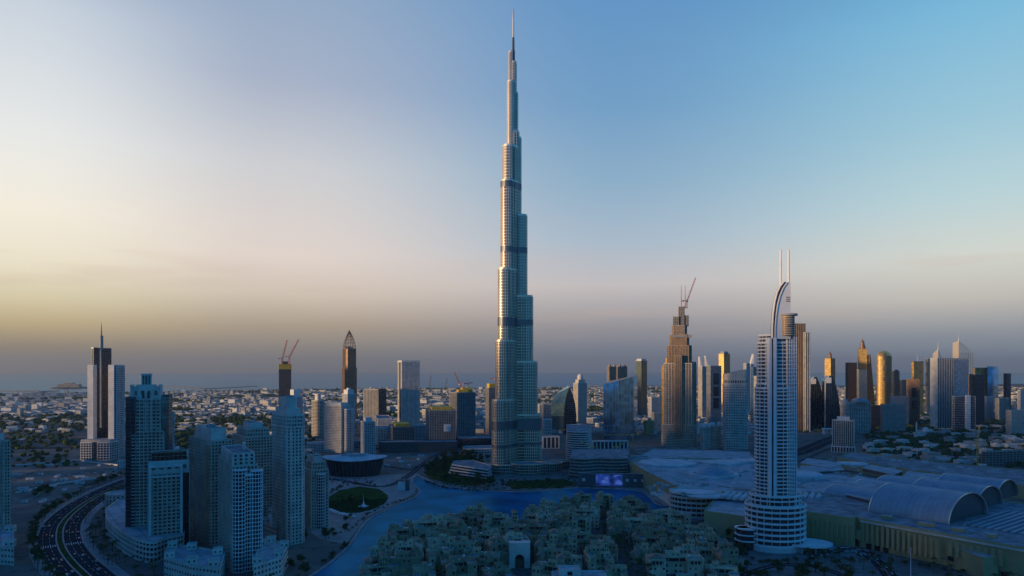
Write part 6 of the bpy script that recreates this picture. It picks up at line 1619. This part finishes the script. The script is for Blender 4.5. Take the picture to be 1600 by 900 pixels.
# ------------------------------------------------------------------ villa districts
random.seed(9)
VILL = [Q(*p) for p in ((1352, 700), (1440, 672), (1530, 668), (1620, 664), (1660, 735), (1540, 735), (1440, 722), (1380, 722))]
VPOS = []
def villa(x, y, rot, hx, hy, h, label, group):
    T = bpy.data.objects.new('villa', None); COL.objects.link(T); T.location = (x, y, 0); ROOTLOC[T.name] = (x, y, 0); T['label'] = label; T['category'] = 'house'; T['group'] = group
    wl = random.choice(('villa_wall', 'villa_wall', 'white_wall', 'sand_wall_pale')); b = MB(); p_ = rect(x, y, hx, hy, rot); b.prism(p_, 0, h, wl, 'villa_roof'); b.parapet(p_, .35, h, h + .9, wl)
    u = Vector((math.cos(rot), math.sin(rot))); q = Vector((x, y)) + u * hx * .8 - Vector((-u.y, u.x)) * hy * .5; p2 = rect(q.x, q.y, hx * .5, hy * .6, rot); b.prism(p2, 0, h * .55, wl, 'villa_roof')
    b.build('wall', T)
    if rnd() < .6: b = MB(); q = Vector((x, y)) - u * hx * .3; b.prism(rect(q.x, q.y, hx * .35, hy * .4, rot), h, h + 2.8, wl, 'villa_roof'); b.build('roof_room', T)
    a, c_ = Vector(p_[0]), Vector(p_[1]); uu = (c_ - a).normalized(); nr = Vector((uu.y, -uu.x))
    b = MB()
    for k in range(int(h / 3.2)):
        for j in range(int(hx / 2)): b.obox(a + uu * (2 * hx * (j + .5) / int(hx / 2)) + nr * .03, tuple(uu), .8, .1, 1.2 + 3.2 * k, 2.8 + 3.2 * k, 'window_glass')
    if b.v: b.build('glazing', T)
    VPOS.append((x, y, max(hx, hy)))
nv = 0
for att in range(3000):
    x0, x1 = 640, 1900; x, y = random.uniform(640, 1900), random.uniform(1240, 2350)
    if not inside((x, y), VILL) or any((x - a) ** 2 + (y - b) ** 2 < (r + 11) ** 2 for a, b, r in VPOS): continue
    villa(x, y, random.choice((.15, .2, .1)) + random.choice((0, 1.5708)), random.uniform(7, 15), random.uniform(6, 10), random.choice((7, 7.5, 8, 10.5)), 'pale flat roofed villa among dark trees east of the mall', 'villas east of the mall'); nv += 1
    if nv >= 110: break
nw = 0
for att in range(4000):
    px = random.uniform(-10, 600); D = random.uniform(1950, 2700); x, y = P(px, D)
    if any((x - a) ** 2 + (y - b) ** 2 < (r + 10) ** 2 for a, b, r in VPOS): continue
    villa(x, y, random.choice((.0, .1, .35)), random.uniform(7, 13), random.uniform(6, 10), random.choice((7, 8, 9)), 'pale flat roofed villa in the low coastal district to the west', 'villas in the western coastal district'); nw += 1
    if nw >= 136: break
for att in range(2000):
    px = random.uniform(190, 490); D = random.uniform(1120, 1930); x, y = P(px, D)
    if any((x - a) ** 2 + (y - b) ** 2 < (r + 12) ** 2 for a, b, r in VPOS) or any((Vector((x, y)) - p_).length < 40 for p_ in BOUL): continue
    if abs(578 + 192060 / D - 694) < 6: continue
    villa(x, y, random.choice((.0, .1, .35)), random.uniform(9, 17), random.uniform(7, 11), random.choice((8, 10, 12, 14)), 'pale low block among the plots behind the near apartment towers', 'low blocks behind the apartment towers'); nw += 1
    if nw >= 186: break
# the mass of farther villas and their gardens
b = MB(); tr = MB()
ico = [(0, 0, -1)] + [(.89 * math.cos(i * 1.2566), .89 * math.sin(i * 1.2566), -.45) for i in range(5)] + [(.89 * math.cos(i * 1.2566 + .628), .89 * math.sin(i * 1.2566 + .628), .45) for i in range(5)] + [(0, 0, 1)]
icof = [[0, 2, 1], [0, 3, 2], [0, 4, 3], [0, 5, 4], [0, 1, 5]] + [[1 + i, 1 + (i + 1) % 5, 6 + i] for i in range(5)] + [[1 + (i + 1) % 5, 6 + (i + 1) % 5, 6 + i] for i in range(5)] + [[6 + i, 6 + (i + 1) % 5, 11] for i in range(5)]
def coast_y(x):
    for a, c_ in zip(coast, coast[1:]):
        if a.x <= x <= c_.x: return a.y + (c_.y - a.y) * (x - a.x) / (c_.x - a.x)
    return 9e9
def grove(x, y):
    q = .5 + .25 * math.sin(x * .0061 + 1.3 * math.sin(y * .0037)) + .25 * math.sin(y * .0083 + 1.7 * math.sin(x * .0029)) + .12 * math.sin(x * .021 + y * .017)
    return max(0., min(1., (q - .35) * 1.8))
k = 0
while k < 15000:
    D = 1900 * (7200 / 1900) ** (rnd() ** .8); px = random.uniform(-60, 1660); x, y = P(px, D)
    if y > coast_y(x) - 60 or (D < 2700 and px < 600): continue
    if 1230 < px and D < 2450: continue
    if rnd() < grove(x, y) * 1.1: continue
    k += 1; rot = .3 * math.sin(x * .0015) + random.choice((0, 1.571)); s_ = 1 + (D - 1900) / 9000; h = random.choice((6, 7, 8, 8, 9, 11)) if rnd() < .96 else random.uniform(14, 30)
    big = 1.9 if rnd() < .06 else 1; p_ = rect(x, y, random.uniform(6, 14) * s_ * big, random.uniform(5, 10) * s_ * big, rot)
    wl = random.choice(('villa_wall', 'villa_wall', 'white_wall', 'sand_wall_pale', 'sand_wall', 'roof_grey')); b.prism(p_, 0, h, wl, 'villa_roof')
o = b.build('villa_district'); o['kind'] = 'stuff'; o['label'] = 'hazy carpet of low pale villas reaching to the coast'
k = 0
while k < 17000:
    D = 1250 * (7000 / 1250) ** (rnd() ** .85); px = random.uniform(-60, 1660); x, y = P(px, D)
    if y > coast_y(x) - 30 or rnd() > .25 + grove(x, y): continue
    if D < 2600 and 560 < px < 1230: continue
    if D < 1950 and not (px > 1350 or px < 120 or 200 < px < 490): continue
    if D < 2600 and any((x - a) ** 2 + (y - b_) ** 2 < (r * .8) ** 2 for a, b_, r in VPOS): continue
    k += 1; r = random.uniform(2.5, 7.5) * (1 + (D - 1500) / 6000)
    j = [random.uniform(.65, 1.3) for _ in ico]
    tr.add([(x + v[0] * r * q, y + v[1] * r * q, r * .55 + v[2] * r * .62 * q) for v, q in zip(ico, j)], icof, 'leaf_a' if rnd() < .5 else 'leaf_b')
k = 0
while k < 1500:
    x, y = random.uniform(600, 2000), random.uniform(1240, 2600)
    if not (inside((x, y), VILL) or (y > 2000 and x > .52 * y)) or any((x - a) ** 2 + (y - b_) ** 2 < (r * .8) ** 2 for a, b_, r in VPOS) or rnd() > .3 + grove(x * 1.7, y * 1.7): continue
    k += 1; r = random.uniform(3, 7.5); j = [random.uniform(.6, 1.35) for _ in ico]
    tr.add([(x + v[0] * r * q, y + v[1] * r * q, r * .6 + v[2] * r * .62 * q) for v, q in zip(ico, j)], icof, 'leaf_a' if rnd() < .5 else 'leaf_b')
o = tr.build('garden_trees'); o['kind'] = 'stuff'; o['label'] = 'dark scattered garden trees of the far villa districts'

random.seed(14)
for i in range(34):
    px, py = (random.uniform(20, 185), random.uniform(722, 788)) if i < 26 else (random.uniform(602, 664), random.uniform(712, 730))
    x, y = Q(px, py)
    if any((Vector((x, y)) - p_).length < 34 for p_ in BOUL): continue
    T = thing('site_hut', 'small flat roofed hut on the sandy building plots', 'hut', x, y, 0, 'huts on the sandy plots'); a = .3 + random.choice((0, 1.57)); w_ = random.uniform(3, 9)
    b = MB(); b.obox((x, y), (math.cos(a), math.sin(a)), w_, 2.4, 0, 3.2, 'white_wall', 'roof_pale'); b.build('wall', T); b = MB(); b.obox((x, y - .02), (math.cos(a), math.sin(a)), .5, 2.46, .1, 2.2, 'dark_grey'); b.build('door', T)
for lb, pts in (('long low white wall along the sandy plots nearer the highway', ((22, 728), (118, 720), (186, 728))), ('long low white wall between the two sandy plots', ((24, 771), (90, 757), (150, 748))), ('low dark hoarding round the sandy plot behind the park', ((600, 729), (640, 735), (668, 722)))):
    ln = [Vector(Q(*p)) for p in pts]; b = MB(); kerbline(b, ln, 0, 0, 2.6, 'dark_grey' if 'dark' in lb else 'white_wall', .3); tag(b.build('plot_wall'), lb, 'wall')

# ------------------------------------------------------------------ cars and lamps
random.seed(3)
def car_meshes(paint):
    b = MB(); pr_ = [(-2.2, .35), (-2.25, .8), (-1.9, .95), (1.0, .98), (2.0, .8), (2.25, .6), (2.2, .35)]
    n = len(pr_); vs = [(x, -.88, z) for x, z in pr_] + [(x, .88, z) for x, z in pr_]; b.add(vs, [list(range(n))[::-1], list(range(n, 2 * n))] + [[i, (i + 1) % n, n + (i + 1) % n, n + i] for i in range(n)], paint)
    cb = MB(); cb.frustum([(-1.75, -.82), (1.0, -.82), (1.0, .82), (-1.75, .82)], [(-1.2, -.66), (.35, -.66), (.35, .66), (-1.2, .66)], .95, 1.48, 'dark_glass', paint)
    wh = MB(); wh.tube((0, -.11, 0), (0, .11, 0), .33, .33, 'rubber', 10); wh.tube((0, -.13, 0), (0, .13, 0), .19, .19, 'car_silver', 8)
    return to_mesh(b, 'body'), to_mesh(cb, 'cabin'), to_mesh(wh, 'wheel')
CARS = [car_meshes(p_) for p_ in ('car_white', 'car_white', 'car_silver', 'car_black', 'car_red')]
CN = ['white', 'white', 'silver', 'black', 'red']
def car(x, y, a, z, where, grp):
    i = random.choice((0, 0, 1, 2, 2, 3, 4)); T = bpy.data.objects.new('parked_car' if 'parked' in where else 'car', None); COL.objects.link(T); T.location = (x, y, z); T.rotation_euler = (0, 0, a)
    T['label'] = CN[i] + ' car ' + where; T['category'] = 'car'; T['group'] = CN[i] + ' cars ' + grp
    for me in CARS[i][:2]:
        o = bpy.data.objects.new(me.name.split('.')[0], me); COL.objects.link(o); o.parent = T
    for wx in (-1.35, 1.4):
        for wy in (-.8, .8):
            o = bpy.data.objects.new('wheel', CARS[i][2]); COL.objects.link(o); o.parent = T; o.location = (wx, wy, .33)
ns_ = normals(BOUL)
for o_ in (-17.2, -12, -6.5, 6.5, 12, 17.2):
    i = random.randint(0, 5)
    while i < len(BOUL) - 1:
        p_ = BOUL[i] + ns_[i] * o_; d = BOUL[min(i + 1, len(BOUL) - 1)] - BOUL[max(0, i - 1)]; a = math.atan2(d.y, d.x) + (math.pi if o_ > 0 else 0)
        if p_.y < 1250: car(p_.x, p_.y, a, .07, 'driving along the curving boulevard', 'on the boulevard')
        i += random.choice((4, 6, 8, 11, 14))
nm = normals(MALLRD)
for o_ in (-6.5, -2.6, 2.6, 6.5):
    i = random.randint(0, 2)
    while i < len(MALLRD) - 1:
        p_ = MALLRD[i] + nm[i] * o_; d = MALLRD[min(i + 1, len(MALLRD) - 1)] - MALLRD[max(0, i - 1)]; car(p_.x, p_.y, math.atan2(d.y, d.x) + (math.pi if o_ > 0 else 0), .05, 'queued on the road in front of the mall', 'on the mall road'); i += random.choice((1, 1, 2, 3))
for i in range(44):
    x, y = Q(random.uniform(515, 592), random.choice((752, 755, 749))); car(x, y, 1.5 + random.uniform(-.1, .1), .06, 'parked between the opera hall and the park lawn', 'parked by the opera hall')
for i in range(40):
    px = random.uniform(100, 185); x, y = Q(px, 742 - (px - 100) * .06 + random.choice((0, 3, 6))); car(x, y, .3, .03, 'parked on the sandy lots below the office tower', 'parked on the sandy lots')
for i in range(34):
    t_ = random.uniform(.1, .9); j = int(t_ * (len(HIGH) - 1)); n_ = normals(HIGH)[j]; o_ = random.choice((-18, -14, -9, 9, 14, 18)); p_ = HIGH[j] + n_ * o_; d = HIGH[min(j + 1, len(HIGH) - 1)] - HIGH[max(0, j - 1)]
    if p_.y < 2200: car(p_.x, p_.y, math.atan2(d.y, d.x), .05, 'on the wide highway behind the white hotel', 'on the highway')
def lamp_meshes():
    b = MB(); b.tube((0, 0, 0), (0, 0, 11), .16, .08, 'steel_dark', 6); b.lathe(0, 0, [(.3, 0), (.3, .5), (.18, .7)], 'steel_dark', 8)
    a = MB()
    for s_ in (-1, 1): a.tube((0, 0, 10.8), (1.8 * s_, 0, 11.4), .07, .06, 'steel_dark', 5)
    h = MB(); h.box(-.55, .55, -.18, .18, -.1, .08, 'grey_wall')
    return to_mesh(b, 'pole'), to_mesh(a, 'arm'), to_mesh(h, 'lamp_head')
LM = lamp_meshes()
def lamp(x, y, a, label, grp):
    T = bpy.data.objects.new('street_lamp', None); COL.objects.link(T); T.location = (x, y, .1); T.rotation_euler = (0, 0, a); T['label'] = label; T['category'] = 'street lamp'; T['group'] = grp
    for me in LM[:2]: o = bpy.data.objects.new(me.name.split('.')[0], me); COL.objects.link(o); o.parent = T
    for s_ in (-2.1, 2.1): o = bpy.data.objects.new('lamp_head', LM[2]); COL.objects.link(o); o.parent = T; o.location = (s_, 0, 11.45)
acc = 0
for i in range(len(BOUL) - 1):
    acc += (BOUL[i + 1] - BOUL[i]).length
    if acc > 24: acc = 0; p_ = BOUL[i]; lamp(p_.x, p_.y, math.atan2(ns_[i].y, ns_[i].x), 'double armed street lamp on the boulevard median', 'street lamps on the median')
for i in range(0, len(MALLRD), 4): p_ = MALLRD[i] + nm[i] * 9; lamp(p_.x, p_.y, math.atan2(nm[i].y, nm[i].x), 'double armed street lamp beside the mall road', 'street lamps by the mall road')
for px, py, h in ((1423, 900, 24), (1302, 752, 40)):
    x, y = Q(px, py); T = thing('light_mast', ('tall thin white light mast in front of the ribbed mall wall', 'tall thin white mast beside the ribbed beige tower')[py < 800], 'light mast', x, y, 0)
    b = MB(); b.tube((x, y, 0), (x, y, h), .35, .18, 'white_paint', 8); b.build('pole', T); b = MB(); b.lathe(x, y, [(1.1, h), (1.3, h + .5), (.2, h + .9)], 'grey_wall', 10); b.build('lamp_ring', T)

# ------------------------------------------------------------------ unseen towers added west of the view, placed and raised to shade the quarter
random.seed(8)
for i, (x, y, w_, h) in enumerate(((-860, -250, 30, 250), (-870, -150, 28, 275), (-880, -50, 30, 320), (-890, 55, 30, 330), (-900, 155, 30, 345), (-905, 255, 28, 330), (-915, 355, 30, 300), (-930, 455, 30, 270), (-950, 555, 28, 275), (-985, 660, 32, 340), (-1060, 765, 34, 345), (-1140, 870, 32, 330), (-1220, 975, 28, 255), (-1300, 1080, 28, 245),
        (-1000, -200, 34, 270), (-1010, 0, 34, 340), (-1020, 105, 34, 350), (-1030, 205, 34, 340), (-1040, 310, 36, 330), (-1050, 410, 34, 292), (-1070, 510, 36, 280), (-1100, 620, 34, 340), (-1190, 740, 34, 340), (-1380, 1180, 26, 220))):
    T = thing('apartment_tower', 'unseen sand apartment tower added west of the boulevard to shade the quarter', 'apartment tower', x, y, 0, 'unseen shading towers added west of the boulevard')
    block(T, 'shaft', chamfer(rect(x, y, 22, w_ * 1.45, .12 * rnd()), 5), 0, h * .86, ('sand', 'pale', 'white')[i % 3]); block(T, 'crown', rect(x, y, 15, w_, .1), h * .86, h, 'pale')

# ------------------------------------------------------------------ evening haze
hz = MB(); hz.prism([(-29900, -2990), (29900, -2990), (29900, 43990), (-29900, 43990)], -1.5, 850, 'white_wall', None, True)
ho = hz.build('haze'); ho['kind'] = 'stuff'; ho['label'] = 'thin blue evening haze over the whole city'
m = bpy.data.materials.new('evening_haze'); m.use_nodes = True; t = NT(m.node_tree); t.n.clear()
v = t.new('ShaderNodeVolumePrincipled'); v.inputs['Color'].default_value = (.53, .585, .67, 1); v.inputs['Density'].default_value = 3.3e-5; v.inputs['Anisotropy'].default_value = .25
out = t.new('ShaderNodeOutputMaterial'); t.l.new(v.outputs[0], out.inputs['Volume'])
ho.data.materials.clear(); ho.data.materials.append(m)
